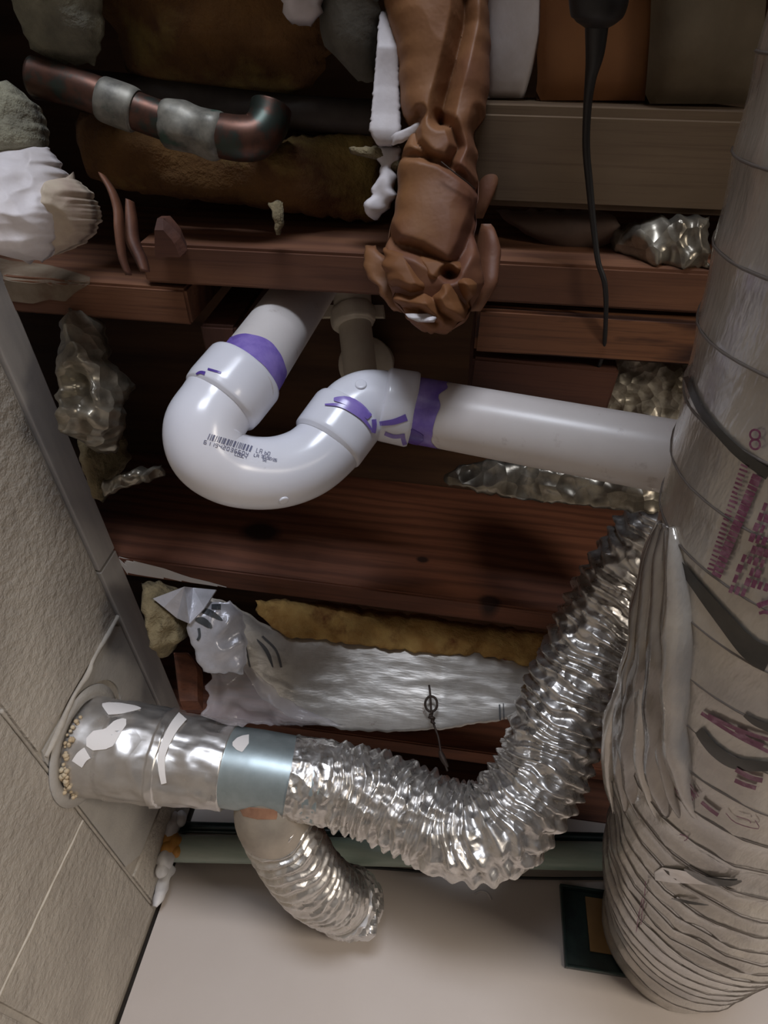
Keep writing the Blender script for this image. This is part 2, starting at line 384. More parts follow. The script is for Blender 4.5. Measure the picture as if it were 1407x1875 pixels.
for ci in range(len(beds) - 1):
    zt, zb = beds[ci] - 0.0035, beds[ci + 1] + 0.0035
    first = 0.70 if ci % 2 == 0 else 0.868
    js = sorted({first + 0.4064 * k for k in range(-9, 3)})
    js = [-2.8] + [j for j in js if -2.75 < j < YB - 0.02] + [YB - 0.001]
    for a, b in zip(js, js[1:]):
        y0, y1 = a + 0.0030, b - 0.0030
        if ci == 0 and a < 0.789 < b:
            V, Fc = ring_block(y0, y1, Z(zb), Z(zt), HOLE.y, HOLE.z, 0.074, XW - 0.034, XW - 0.0015)
            mk('block', V, Fc, smooth_block, wl, smooth=False); continue
        key = (round(y1 - y0, 3), round(zt - zb, 3))
        if key in bmesh_cache:
            o = bpy.data.objects.new('block', bmesh_cache[key]); col.objects.link(o); o.parent = wl; ROOT[o.name] = ROOT[wl.name]
        else:
            V, Fc = block_vf(y1 - y0, zt - zb, 0)
            o = mk('block', [v + ROOT[wl.name] for v in V], Fc, block_paint, wl, smooth=False); bmesh_cache[key] = o.data
        o.location = (-0.0205 + random.uniform(-0.0006, 0.0008), (y0 + y1) / 2, Z((zt + zb) / 2))
for (a, b) in ((-2.8, 0.607), (0.611, YB + 0.09)):
    box('sill_plate', XW - 0.14, XW + 0.001, a, b, Z(0.503), Z(JB), plate_paint, wl, bev=0.0015)
# squeezed mortar bead along the head joint beside the duct block
bead = [onx(x, y, XW - 0.0005) for x, y in ((216, 1128), (197, 1162), (172, 1205), (160, 1235), (135, 1275), (110, 1330), (84, 1386))]
V, Fc = Tube([tuple(p) + (0.0030 + 0.0012 * (k % 2),) for k, p in enumerate(bead)], 60, 8).mesh(lambda l, th, r, i: r * (1 + 0.3 * nz((l * 90, th, 0), 1)))
mk('mortar_bead', V, Fc, mortar, wl)
for (x0, y0, x1, y1) in ((10, 1290, 278, 1650),):
    pts = [onx(x0 + (x1 - x0) * t, y0 + (y1 - y0) * t, XW - 0.0015) for t in (0, .25, .5, .75, 1)]
    pts = [Vector((XW - 0.0028, p.y, Z(0.2925))) for p in pts]
    V, Fc = Tube([tuple(p) + (0.0022,) for p in pts], 60, 8).mesh(lambda l, th, r, i: r * (1 + 0.35 * nz((l * 60, th, 4), 1))); mk('mortar_bead', V, Fc, mortar, wl)
V, Fc = Tube([(XW - .0022, .868 + .0006 * math.sin(k * 1.9), Z(.288 - .196 * k / 6), .0026) for k in range(7)], 40, 8).mesh(lambda l, th, r, i: r * (1 + .3 * nz((l * 60, th, 9), 1))); mk('mortar_bead', V, Fc, mat('pale_mortar', srgb(206, 198, 186), srgb(190, 182, 170), scale=40, rough=.8), wl)
# back wall with a cut-out for the duct boot
hx0, hx1, hz0, hz1 = 0.262, 0.45, Z(0.300), Z(0.425)
wx0 = XW + 0.0075
parts = []
for (x0, x1, z0, z1) in ((wx0, hx0, 0, Z(JB)), (hx1, 2.4, 0, Z(JB)), (hx0, hx1, 0, hz0), (hx0, hx1, hz1, Z(JB))):
    parts.append(boxvf(((x0 + x1) / 2, YB + 0.045, (z0 + z1) / 2), Vector(((x1 - x0) / 2, 0, 0)), Vector((0, 0.045, 0)), Vector((0, 0, (z1 - z0) / 2))))
V, Fc = join(*parts); wb = mk('wall_back', V, Fc, wall_paint, smooth=False, loc=(0, YB, 0)); tag(wb, 'smooth cream painted wall across the bottom of the view', 'wall', kind='structure')
# small dent and hairline cracks on the back wall
wbv = bvh_of((V, Fc))
dent = [ony(px, py, YB) for px, py in ((868, 1638), (880, 1632), (893, 1636), (900, 1648))]
V2, F2 = Tube([(p.x, p.y, p.z, 0.0022) for p in dent], 20, 8).mesh(); mk('plaster_chip', V2, F2, wall_paint, wb)
wr = box('wall_right', 2.4, 2.5, -2.8, 1.4, 0, Z(JB + JH), room_m); tag(wr, 'plain painted wall on the far right of the basement', 'wall', kind='structure')
wk = box('wall_rear', -0.66, 2.5, -2.9, -2.8, 0, Z(JB + JH), room_m); tag(wk, 'plain painted wall behind the viewpoint', 'wall', kind='structure')
for y in (-0.205, -0.61, -1.02, -1.43, -1.84, -2.25): box('joist', -0.58, 2.4, y, y + 0.038, Z(JB), Z(JB + JH), wood_b, ceiling, bev=0.002)

# ================================================================== JOISTS AND BLOCKING
def board(name, xa, ya, xb, yb, th, z0, h, m, label, cat='joist', bev=0.0025):
    d = Vector((xb - xa, yb - ya, 0)); L = d.length; d.normalize(); nn = Vector((-d.y, d.x, 0))
    c = Vector(((xa + xb) / 2, (ya + yb) / 2, Z(z0) + h / 2)) + nn * th / 2
    bm = bmesh.new(); bmesh.ops.create_cube(bm, size=1)
    for v in bm.verts: v.co = Vector((v.co.x * L, v.co.y * th, v.co.z * h))
    bmesh.ops.bevel(bm, geom=list(bm.edges), offset=bev, segments=2, affect='EDGES')
    me = bpy.data.meshes.new(name); bm.to_mesh(me); bm.free(); me.materials.append(m)
    o = bpy.data.objects.new(name, me); col.objects.link(o); o.location = c; o.rotation_euler = (0, 0, math.atan2(d.y, d.x)); ROOT[o.name] = c
    return tag(o, label, cat)
# the knot of joist A in its own coordinates
ja0, ja1 = (-0.58, 0.620), (1.9, 0.712)
kp = ony(476, 970, 0.628)
cA = Vector(((ja0[0] + ja1[0]) / 2, 0, Z(JB) + JH / 2))
wood_a2 = mat('joist_wood_with_knots', WA, WB, scale=(2, 9, 9), kind='wood', c3=WC, rough=0.7, bump=0.1, bscale=(8, 200, 200),
              knots=[(kp.x - cA.x, -0.02, kp.z - cA.z, 0.020), (ony(895, 1115, .66).x - cA.x, -0.02, ony(895, 1115, .66).z - cA.z, 0.010), (ony(773, 1033, .65).x - cA.x, -0.02, ony(773, 1033, .65).z - cA.z, 0.006)])
jA = board('floor_joist', ja0[0], ja0[1], ja1[0], ja1[1], 0.038, JB, JH, wood_a2, 'wide reddish brown joist with a dark knot, under the white U bend')
sm = bvh_of(([jA.matrix_basis @ v.co for v in jA.data.vertices], [list(p.vertices) for p in jA.data.polygons]))
ROOT[jA.name] = Vector((0, 0, 0))
def on_joist(o, name, vf, m):
    me = bpy.data.meshes.new(name); inv = o.matrix_basis.inverted(); me.from_pydata([inv @ v for v in vf[0]], [], vf[1]); me.materials.append(m)
    p = bpy.data.objects.new(name, me); col.objects.link(p); p.parent = o; return p
on_joist(jA, 'white_paint_drip', patch(sm, [(218, 1018, 1030), (235, 1024, 1060), (300, 1040, 1068), (345, 1056, 1075), (380, 1064, 1077), (415, 1074, 1079)], swap=True), white_smear)
jBf = board('floor_joist', -0.30, 0.1965, 1.9, 0.200, 0.036, JB, JH, wood_b, 'long brown joist passing right above the hanging paper bundle and trap')
jBl = board('floor_joist', -0.58, 0.232, -0.262, 0.236, 0.036, JB - 0.002, JH, wood_b, 'short joist end resting on the block wall, whitish at its left')
sm2 = bvh_of(([jBl.matrix_basis @ v.co for v in jBl.data.vertices], [list(p.vertices) for p in jBl.data.polygons]))
on_joist(jBl, 'paint_smear', patch(sm2, [(-12, 470, 545), (20, 478, 551), (60, 482, 556), (90, 486, 548), (120, 494, 552), (140, 500, 534), (165, 508, 520)], 12, 24, swap=True), mat('dirty_paint', srgb(134, 118, 98), srgb(112, 90, 70), scale=40, rough=.7))
jBr = board('floor_joist', 0.012, 0.239, 1.9, 0.243, 0.042, JB - 0.002, JH, mat('flame_wood', srgb(132, 88, 58), srgb(112, 70, 46), scale=(2, 9, 9), kind='wood', c3=srgb(58, 32, 22), rough=.72, grain=.95, gs=14), 'joist with bold curved grain just above the right white pipe')
jC = board('floor_joist', -0.58, 1.030, 1.9, 1.075, 0.040, JB, JH, wood_a, 'farthest reddish joist just behind the sagging silver batt')
board('rim_joist', -0.58, 1.262, 2.3, 1.262, 0.04, JB + 0.002, JH - 0.004, wood_dark, 'dark board standing on top of the cream wall', 'joist')
board('blocking', -0.222, 0.274, -0.222, 0.345, 0.036, JB + 0.004, JH - 0.006, wood_dark, 'dark wooden block running back left of the upright white pipe', 'blocking')
box_h = board('blocking', 0.012, 0.290, 0.150, 0.294, 0.06, JB + 0.004, 0.15, wood_dark, 'short dark red block between joist and silver foil scrap', 'blocking')
# small wedge block beside the brown strip
V, Fc = slab([(400, 288, 300), (430, 284, 330), (462, 283, 345), (466, 300, 340)], ('z', 0.535), 0.02, (0, 0.3, -1), 8, 8, amp=0, bulge=1, edge=0.02)
tag(mk('wood_wedge', V, Fc, wood_dark, smooth=False), 'small triangular wood offcut above the left joist end', 'wood offcut')

# ================================================================== WHITE DRAIN WITH TRAP
RP = 0.0302
q0 = Vector((-0.187, 0.2790, Z(0.452))); q0t = Vector((-0.169, 0.2760, Z(0.76)))
trap = thing('drain_trap', q0, 'white plastic drain pipe with U bend trap and purple primer', 'drain trap')
# centre line in space
UB = [(435, 700, .575), (402, 738, .562), (376, 788, .552), (392, 838, .552), (440, 862, .560), (505, 864, .572), (560, 850, .580), (606, 815, .588), (634, 776, .595)]
def pxr(l): return [tuple(P(a, b, t)) + (r,) for a, b, t, r in l]
upper, t_up = tb('pipe', [tuple(q0) + (RP,), tuple(q0t) + (RP,)], pvc_pipe, trap, 24, 48, linear=True)
ub = [(418, 716, .570, .0335), (396, 746, .563, .0325), (374, 786, .556, .0333), (384, 830, .556, .0333), (430, 860, .562, .0325), (500, 866, .570, .0325), (560, 848, .578, .0325), (604, 812, .586, .0325), (628, 778, .593, .0325)]
bend, t_b = tb('trap_bend', pxr(ub), pvc_fit, trap, 90, 48)
s1 = P(450, 682, .578); s2 = P(400, 742, .563)
hub1, t_h1 = tb('socket', [tuple(s1) + (.0352,), tuple(s1.lerp(s2, .06)) + (.0362,), tuple(s1.lerp(s2, .75)) + (.0362,), tuple(s1.lerp(s2, .93)) + (.0352,), tuple(s2) + (.032,)], pvc_fit, trap, 20, 48, linear=True)
a1 = P(596, 818, .584); a2 = P(640, 758, .598)
hub2, t_h2 = tb('socket', [tuple(a1) + (.032,), tuple(a1.lerp(a2, .1)) + (.0356,), tuple(a1.lerp(a2, .9)) + (.0362,), tuple(a2) + (.0350,)], pvc_fit, trap, 20, 48, linear=True)
elb, t_e = tb('elbow', pxr([(632, 770, .595, .032), (650, 750, .600, .032), (675, 740, .604, .032), (705, 741, .606, .032), (735, 746, .607, .032)]), pvc_fit, trap, 50, 48)
b1 = P(700, 740, .606); b2 = P(757, 751, .607)
hub3, t_h3 = tb('socket', [tuple(b1) + (.032,), tuple(b1.lerp(b2, .08)) + (.0352,), tuple(b1.lerp(b2, .92)) + (.0362,), tuple(b2) + (.0352,)], pvc_fit, trap, 20, 48, linear=True)
p2a = P(740, 748, .607); p2b = P(1290, 848, .592)
arm, t_arm = tb('pipe', [tuple(p2a) + (RP + .001,), tuple(p2b) + (RP + .0015,)], pvc_pipe, trap, 40, 48, linear=True)
# moulding marks: small round gate nubs
def nub(px, py, r, bv, parent, m=pvc_fit):
    p = cast(bv, px, py, -0.001); n = (O - p).normalized(); h = bv.ray_cast(O, ray(px, py)); n = h[1] if h[1].dot(ray(px, py)) < 0 else -h[1]
    V, Fc = Tube([tuple(p) + (r,), tuple(p + n * .0016) + (r,), tuple(p + n * .0024) + (r * .85,), tuple(p + n * .0026) + (r * .2,)], 8, 20, True).mesh()
    mk('moulding_mark', V, Fc, m, parent)
bv_b = bvh_of(t_b.mesh()); bv_e = bvh_of(t_e.mesh()); bv_h1 = bvh_of(t_h1.mesh()); bv_h2 = bvh_of(t_h2.mesh()); bv_h3 = bvh_of(t_h3.mesh()); bv_arm = bvh_of(t_arm.mesh()); bv_up = bvh_of(t_up.mesh())
nub(661, 704, .0055, bv_e, elb)
nub(520, 916, .0045, bv_b, bend)
# purple primer
def band(t, l0, l1, jag, seed, off=.0004, n=64, kk=6, slant=0.0, ph=0.0):
    V, Fc = [], []
    for j in range(n):
        th = 2 * math.pi * j / n
        e0 = l0 + jag * 0.3 * nz((math.cos(th) * 1.5, math.sin(th) * 1.5, seed), 1); e1 = l1 + jag * nz((math.cos(th) * 2, math.sin(th) * 2, seed + 5), 1) + slant * math.cos(th - ph)
        for k in range(kk + 1): V.append(t.lerp(e0 + (e1 - e0) * k / kk, th, off))
    for j in range(n):
        for k in range(kk):
            a = j * (kk + 1) + k; b = ((j + 1) % n) * (kk + 1) + k; Fc.append([a, a + 1, b + 1, b])
    return V, Fc
V, Fc = band(t_up, 0.004, 0.036, 0.004, 2); mk('purple_primer', V, Fc, purple, upper)
V, Fc = stroke(bv_up, [(393, 668), (402, 650), (412, 636), (418, 626), (428, 619)], lambda t: 12 - 6 * t, 20, .0006); mk('primer_drip', V, Fc, purple, upper)
V, Fc = band(t_arm, 0.012, 0.040, 0.008, 3.4); mk('purple_primer', V, Fc, purple, arm)
V, Fc = patch(bv_arm, [(744, 786, 808), (756, 785, 812), (766, 790, 814), (776, 796, 806)], off=.0009, swap=True); mk('primer_drip', V, Fc, purple_d, arm)
V, Fc = join(stroke(bv_h3, [(684, 777), (700, 775), (722, 772), (745, 764)], lambda t: 6 + 7 * t, 16), stroke(bv_h3, [(705, 793), (722, 799), (742, 797)], 7, 12), stroke(bv_h3, [(738, 800), (740, 808), (742, 814)], 8, 10))
mk('primer_drip', V, Fc, purple, hub3)
bv_all = bvh_of(t_e.mesh(), t_h2.mesh(), t_h3.mesh())
V, Fc = join(stroke(bv_all, [(612, 732), (632, 734), (656, 745), (676, 764)], lambda t: 5 + 12 * math.sin(t * 2.6), 18, .0012), stroke(bv_all, [(596, 742), (622, 743), (645, 753), (665, 768), (680, 788)], lambda t: 2 + 6 * math.sin(t * 3.0), 24, .0014), stroke(bv_all, [(683, 768), (684, 780), (682, 792)], 8, 8, .0014))
mk('primer_drip', V, Fc, purple, elb)
V, Fc = join(stroke(bv_h1, [(360, 685), (368, 682), (376, 684)], lambda t: 3 + 4 * t, 10), stroke(bv_h1, [(381, 676), (395, 680), (405, 683)], 4, 10))
mk('primer_drip', V, Fc, purple_d, hub1)
# barcode and figures printed on the bend
bars = []
bx0, by0, bdx, bdy = 383, 793, .9455, .3256 * .62
L_ = math.hypot(82, 24); bdx, bdy = 82 / L_, 24 / L_
x = 0.0
rb = random.Random(3)
while x < 84:
    wd_ = rb.choice([1.2, 1.6, 2.4, 3.4]); px, py = 384 + bdx * (x + wd_ / 2), 794 + bdy * (x + wd_ / 2)
    bars.append(stroke(bv_b, [(px, py), (px - bdy * 11 - 1.5, py + bdx * 11)], wd_, 3, .0004, False)); x += wd_ + rb.choice([1.3, 1.8, 2.8])
V, Fc = join(*bars); mk('barcode', V, Fc, ink, bend, smooth=False)
V, Fc = join(print_text(bv_b, '611942036604', 375, 806, bdx, bdy, 4.2, 6.5, 7.2, 1.1), print_text(bv_b, 'CO9C4', 431, 828, bdx, bdy, 3.6, 6, 4.6, 1.0),
             print_text(bv_b, 'LA', 471, 821, bdx, bdy, 4, 8, 6, 1.0), print_text(bv_b, 'BO', 486, 826, bdx, bdy, 4, 6, 5.5, 1.0), print_text(bv_b, 'LA', 466, 831, bdx, bdy, 3.6, 5, 5, 1.0), print_text(bv_b, '90/92/26', 480, 833, bdx, bdy, 2.8, 5, 3.7, 0.9), print_text(bv_b, 'SE', 482, 839, bdx, bdy, 3, 5, 4.5, 0.9))
mk('printed_code', V, Fc, ink, bend, smooth=False)

# ================================================================== SLIP JOINT DRAIN BEHIND
d0, d1, d2, d3 = P(641, 480, .86), P(646, 560, .84), P(655, 640, .815), P(664, 712, .80)
sj = thing('slip_joint_drain', d3, 'old ivory drain tube with winged slip nut behind the joist', 'drain pipe')
tb('pipe', [tuple(d0) + (.0245,), tuple(d1) + (.0245,)], pvc_old, sj, 12, 32, linear=True)
tb('tailpiece', [tuple(d1.lerp(d2, -.1)) + (.0212,), tuple(d3) + (.0212,)], pvc_old, sj, 12, 32, linear=True)
nut, tn = tb('slip_nut', [tuple(P(645, 568, .838)) + (.027,), tuple(P(646, 573, .836)) + (.0285,), tuple(P(647, 592, .831)) + (.0275,), tuple(P(648, 598, .829)) + (.024,)], pvc_old, sj, 12, 48, rf=lambda l, th, r, i: r * (1 + .035 * (math.cos(th * 10) > .3)), linear=True)
for sx in (-1, 1):
    c = P(646 + sx * 44, 571, .836)
    V, Fc = boxvf(c, right * .008, (d1 - d2).normalized() * .006, fwd * .004, .002); mk('wing', V, Fc, pvc_old, nut, smooth=False)
e0, e1 = P(672, 668, .86), P(690, 660, .90)
tb('flange', [tuple(P(668, 668, .845)) + (.03,), tuple(P(668, 668, .845).lerp(e0, .3)) + (.037,), tuple(e0) + (.037,), tuple(e1) + (.026,)], pvc_old, sj, 14, 40, linear=True)

# ================================================================== METAL VENT DUCT
yv = 0.795
vent = thing('vent_wye', HOLE + Vector((0.05, 0, -0.07)), 'foil taped metal vent pipe with branch leaving the block wall', 'vent pipe')
h0 = Vector((XW - 0.02, 0.789, Z(0.355))); h1 = P(470, 1410, .900); h2 = P(545, 1424, .895)
dv = (h1 - h0)
def axis(t): return h0.lerp(h1, t)
sleeve, t_s = tb('foil_tape_sleeve', [tuple(axis(0)) + (.062,), tuple(axis(.12)) + (.0625,), tuple(axis(.3)) + (.060,), tuple(axis(.5)) + (.0585,), tuple(axis(.56)) + (.0565,), tuple(axis(.7)) + (.0535,), tuple(axis(.86)) + (.0515,)], tape, vent, 120, 72,
                 rf=lambda l, th, r, i: r + .0034 * max(0, ridge((l * 9, math.cos(th) * 1.3, math.sin(th) * 1.3), 2.6, 2)) * (1 if l > .06 else .4) + (.0022 if .125 < l < .135 else 0) + .0008 * nz((l * 60, th * 3, 0), 1))
steel, t_g = tb('steel_collar', [tuple(axis(.80)) + (.0507,), tuple(h1) + (.0507,), tuple(h2) + (.0507,), tuple(h2.lerp(h1, -.6)) + (.0507,)], galv, vent, 40, 64, linear=True)
br0 = h1.lerp(h2, .35); br1 = P(497, 1492, .925)
branch, t_br = tb('branch', [tuple(br0) + (.047,), tuple(br0.lerp(br1, .45)) + (.047,), tuple(br1) + (.0475,), tuple(P(512, 1512, .945)) + (.0478,)], mat('dull_duct_metal', srgb(186, 176, 162), srgb(168, 158, 146), scale=30, rough=.4, metal=.6), vent, 30, 48)
bvs = bvh_of(t_s.mesh()); bvg = bvh_of(t_g.mesh()); bvbr = bvh_of(t_br.mesh())
V, Fc = patch(bvbr, [(1476, 443, 445), (1482, 440, 508), (1494, 446, 508), (1500, 472, 506)], off=.0008); mk('sticker', V, Fc, label_b, branch)
for rows, sw in (([(187, 1292, 1296), (198, 1290, 1312), (220, 1291, 1311), (248, 1296, 1305), (258, 1300, 1302)], True),
             ([(160, 1352, 1366), (172, 1340, 1374), (195, 1336, 1372), (210, 1322, 1366), (225, 1318, 1340), (232, 1320, 1330)], True)):
    V, Fc = patch(bvs, rows, off=.0034, swap=sw); mk('white_paint_smear', V, Fc, white_smear, sleeve)
V, Fc = stroke(bvs, [(334, 1315), (318, 1335), (304, 1362), (297, 1385), (298, 1410), (302, 1432)], lambda t: 20 - 10 * t, 30, .0036); mk('white_paint_smear', V, Fc, white_smear, sleeve)
V, Fc = stroke(bvs, [(143, 1398), (152, 1385), (162, 1378)], 22, 12, .0030); mk('white_paint_smear', V, Fc, white_smear, sleeve)
V, Fc = patch(bvg, [(426, 1360, 1366), (434, 1352, 1374), (444, 1348, 1378), (456, 1346, 1362)], off=.0012, swap=True); mk('white_paint_smear', V, Fc, white_smear, steel)
# flange ring on the wall, dark hole behind
N = 56; V, Fc = [], []
for (x, r) in ((XW + .0002, .060), (XW + .0002, .0775), (XW + .0016, .0770), (XW + .003, .068), (XW + .002, .060)):
    for k in range(N):
        a = 2 * math.pi * k / N; V.append(Vector((x, 0.782 + r * math.cos(a) * 1.03, Z(.352) + r * math.sin(a))))
for q in range(5):
    for k in range(N): Fc.append([q * N + k, q * N + (k + 1) % N, ((q + 1) % 5) * N + (k + 1) % N, ((q + 1) % 5) * N + k])
mk('wall_flange', V, Fc, smooth_block, vent)
V, Fc = [], []
rr = random.Random(5)
fb = []
for k in range(48):
    a = math.radians(rr.triangular(165, 290, 235)); c = Vector((XW + .003 + rr.uniform(0, .008), .787 + rr.uniform(.061, .066) * math.cos(a), Z(.354) + rr.uniform(.061, .066) * math.sin(a)))
    bm = bmesh.new(); bmesh.ops.create_icosphere(bm, subdivisions=1, radius=rr.uniform(.0015, .0042))
    bm.verts.index_update(); fb.append(([v.co + c for v in bm.verts], [[v.index for v in f.verts] for f in bm.faces])); bm.free()
V, Fc = join(*fb); o = mk('foam_bead', V, Fc, mat('pale_foam', srgb(196, 182, 156), srgb(184, 162, 130), scale=80, rough=.7), vent); tag(o, kind='stuff')
box('hole_shade_sheet', XW - .033, XW - .030, .70, .88, Z(.27), Z(.45), dark_hole, vent)  # near-black sheet, its colour stands in for the shade inside the hole

# ------------------------------------------------------------------ flexible foil ducts
def flexrf(pitch, a, seed, crin, fade=0.0):
    def f(l, th, r, i):
        k = min(1, max(.12, (l - fade) / .02)) if fade else 1
        ph = l / pitch + 0.8 * nz((l * 22, math.cos(th) * 1.2, math.sin(th) * 1.2 + seed), 1)
        s = abs((ph % 1) * 2 - 1)
        s = s * s * (3 - 2 * s)
        return r + k * a * (s - .5) + crin * k * nz((math.cos(th) * 4, math.sin(th) * 4, l * 70 + seed), 1) + crin * .4 * nz((math.cos(th) * 9, math.sin(th) * 9, l * 150 + seed), 1)
    return f
fp = [(530, 1422, .894, .0515), (585, 1430, .895, .0525), (640, 1442, .895, .053), (700, 1460, .892, .0535), (770, 1493, .885, .054), (840, 1522, .872, .054), (905, 1518, .858, .054), (957, 1468, .850, .054), (995, 1400, .845, .054), (1025, 1320, .835, .054), (1062, 1235, .82, .054), (1105, 1150, .805, .054), (1150, 1075, .79, .054), (1205, 1005, .775, .054), (1270, 950, .76, .054)]
t_f = Tube(pxr(fp), 420, 96)
V, Fc = t_f.mesh(flexrf(.0165, .0070, 1.0, .0050, .045))
tag(mk('flexible_duct', V, Fc, foil), 'long crinkled silver flexible duct sweeping up to the right', 'duct')
sp = [(500, 1490, .93, .0485), (515, 1522, .955, .0485), (535, 1558, .985, .0490), (562, 1600, 1.035, .0485), (594, 1630, 1.09, .047), (622, 1645, 1.16, .046), (644, 1650, 1.248, .045)]
t_f2 = Tube(pxr(sp), 220, 80)
V, Fc = t_f2.mesh(flexrf(.0185, .0048, 7.0, .0012))
sd = thing('flexible_duct', P(655, 1656, 1.245), 'short silver flexible duct curving down into the cream wall', 'duct')
mk('duct_hose', V, Fc, foil, sd)
# taped end: crumpled collar of foil tape against the wall
V, Fc = Tube(pxr([(625, 1647, 1.17, .047), (636, 1650, 1.21, .049), (645, 1653, 1.262, .050)]), 40, 60).mesh(lambda l, th, r, i: r + .006 * ridge((l * 30, math.cos(th) * 2, math.sin(th) * 2), 1.8, 3) + .003 * nz((l * 80, th * 3, 1), 1))
mk('tape_end', V, Fc, tape, sd, smooth=False)
V, Fc = slab([(1650, 672, 688), (1680, 662, 692), (1696, 640, 692), (1712, 636, 690), (1724, 662, 676)], ('y', 1.15), .014, (0, -1, -.3), 20, 20, amp=.01, ns=40, rid=.01, rs=40, seed=4)
mk('tape_flap', V, Fc, tape, sd, smooth=False)

# ================================================================== BIG INSULATED DUCT
big = thing('insulated_duct', (0.40, 1.0, Z(.20)), 'large wire ribbed insulated duct with magenta print along the right edge', 'duct')
bp = [(.186, -.42, Z(.400), .100), (.212, -.10, Z(.368), .100), (.228, .12, Z(.340), .101), (.250, .33, Z(.314), .102), (.274, .48, Z(.306), .104), (.314, .64, Z(.312), .112), (.352, .78, Z(.328), .121), (.380, .91, Z(.348), .123), (.412, 1.03, Z(.364), .121), (.432, 1.12, Z(.372), .118), (.440, 1.20, Z(.374), .115), (.442, 1.252, Z(.374), .108)]
t_big = Tube(bp, 300, 96)
PITCH = .040
LK = 1.24; P2 = .072
def phase(l): return l / PITCH if l < LK else LK / PITCH + (l - LK) / P2
def unphase(p): return p * PITCH if p < LK / PITCH else LK + (p - LK / PITCH) * P2
def bigrf(l, th, r, i):
    ph = phase(l) + th / (2 * math.pi)
    s = abs(math.sin(math.pi * ph))
    sag = .004 * (1 - s ** .5)
    fold = .006 * ridge((l * 5, math.cos(th) * 2.2, math.sin(th) * 2.2), 1.6, 1) * (1 if .75 < l < 1.25 else .35)
    k = .22 if l < .85 else min(1, .22 + (l - .85) * 4)
    return r + k * (-.003 * s + .002 * (1 - s)) + fold * .6 * (.4 + .6 * k)
V, Fc = t_big.mesh(bigrf); shell = mk('jacket', V, Fc, jacket, big)
bvB = bvh_of((V, Fc))
# spiral wire showing through as a thin dark line
pts = []
turns = phase(t_big.L[-1])
NN = int(turns * 48)
def bigsurf(l, th, off):
    lo = 0
    import bisect
    i = min(max(bisect.bisect(t_big.L, l) - 1, 0), t_big.n - 2); t = (l - t_big.L[i]) / (t_big.L[i + 1] - t_big.L[i])
    r = bigrf(l, th, t_big.r[i] + (t_big.r[i + 1] - t_big.r[i]) * t, i) + off
    return t_big.at(i, th, r).lerp(t_big.at(i + 1, th, r), t)
V, Fc = [], []
for k in range(NN):
    th = (2 * math.pi * k / 48); l = unphase(k / 48)
    for (dl, off) in ((-.0008, .0001), (0, .0009), (.0008, .0001)):
        V.append(bigsurf(min(max(0, l + dl), t_big.L[-1] - 1e-4), -th, off))
for k in range(NN - 1):
    for q in (0, 1): a = k * 3 + q; Fc.append([a, a + 1, a + 4, a + 3])
mk('spiral_wire', V, Fc, jacket_line, big)
# dark wrap bands
def pband(pts, wd, n, m, name, off=.0016): 
    V, Fc = stroke(bvB, pts, wd, n, off)
    if V: mk(name, V, Fc, m, shell)
pband([(1262, 690), (1285, 745), (1320, 790), (1360, 830), (1412, 868)], lambda t: 10 + 10 * t, 40, jacket_band, 'dark_band')
pband([(1248, 1030), (1290, 1085), (1335, 1140), (1375, 1185), (1412, 1205)], lambda t: 12 + 36 * t, 40, jacket_band, 'dark_band')
pband([(1282, 1335), (1310, 1370), (1350, 1395), (1412, 1400)], lambda t: 16 + 6 * math.sin(t * 3), 30, jacket_band, 'dark_band')
pband([(1365, 1306), (1385, 1320), (1412, 1330)], lambda t: 6 + 10 * t, 20, jacket_band, 'dark_band')
pband([(1212, 1278), (1228, 1310), (1250, 1350)], lambda t: 16 * (1 - t) + 4, 20, jacket_band, 'dark_band')
# darker torn pleats of clear film on the left flank
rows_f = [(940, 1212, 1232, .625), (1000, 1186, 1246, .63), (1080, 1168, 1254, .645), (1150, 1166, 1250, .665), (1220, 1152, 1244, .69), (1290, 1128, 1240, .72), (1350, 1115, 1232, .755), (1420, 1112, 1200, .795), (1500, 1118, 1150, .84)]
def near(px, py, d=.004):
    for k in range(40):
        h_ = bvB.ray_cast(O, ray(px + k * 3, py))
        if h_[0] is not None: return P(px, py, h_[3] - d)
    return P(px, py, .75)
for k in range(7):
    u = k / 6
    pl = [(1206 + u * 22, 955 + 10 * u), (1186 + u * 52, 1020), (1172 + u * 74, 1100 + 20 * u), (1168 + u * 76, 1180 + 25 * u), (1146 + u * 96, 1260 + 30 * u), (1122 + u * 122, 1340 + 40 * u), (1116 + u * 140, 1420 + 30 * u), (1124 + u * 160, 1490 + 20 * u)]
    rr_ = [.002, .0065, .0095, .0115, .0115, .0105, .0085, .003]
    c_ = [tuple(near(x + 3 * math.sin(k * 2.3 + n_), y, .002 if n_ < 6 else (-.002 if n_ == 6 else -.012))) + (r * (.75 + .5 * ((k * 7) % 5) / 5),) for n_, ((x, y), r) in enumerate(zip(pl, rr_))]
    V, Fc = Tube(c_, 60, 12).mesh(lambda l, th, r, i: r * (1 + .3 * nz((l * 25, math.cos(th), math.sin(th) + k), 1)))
    mk('film_pleat', V, Fc, jacket_film if k % 3 else jacket, big)
# tear with foil showing
V, Fc = patch(bvB, [(1190, 1600, 1606), (1215, 1586, 1612), (1250, 1590, 1614), (1300, 1602, 1616), (1350, 1604, 1608)], off=.0020, swap=True); mk('foil_tear', V, Fc, tape, shell)
pband([(1256, 1586), (1290, 1604), (1330, 1612), (1358, 1606)], lambda t: 10 * math.sin(t * 3.1) + 3, 20, jacket_band, 'dark_band', .0028)
pband([(1232, 1640), (1262, 1648), (1300, 1652)], lambda t: 5 * math.sin(t * 3.1) + 1, 16, jacket_band, 'dark_band', .0026)
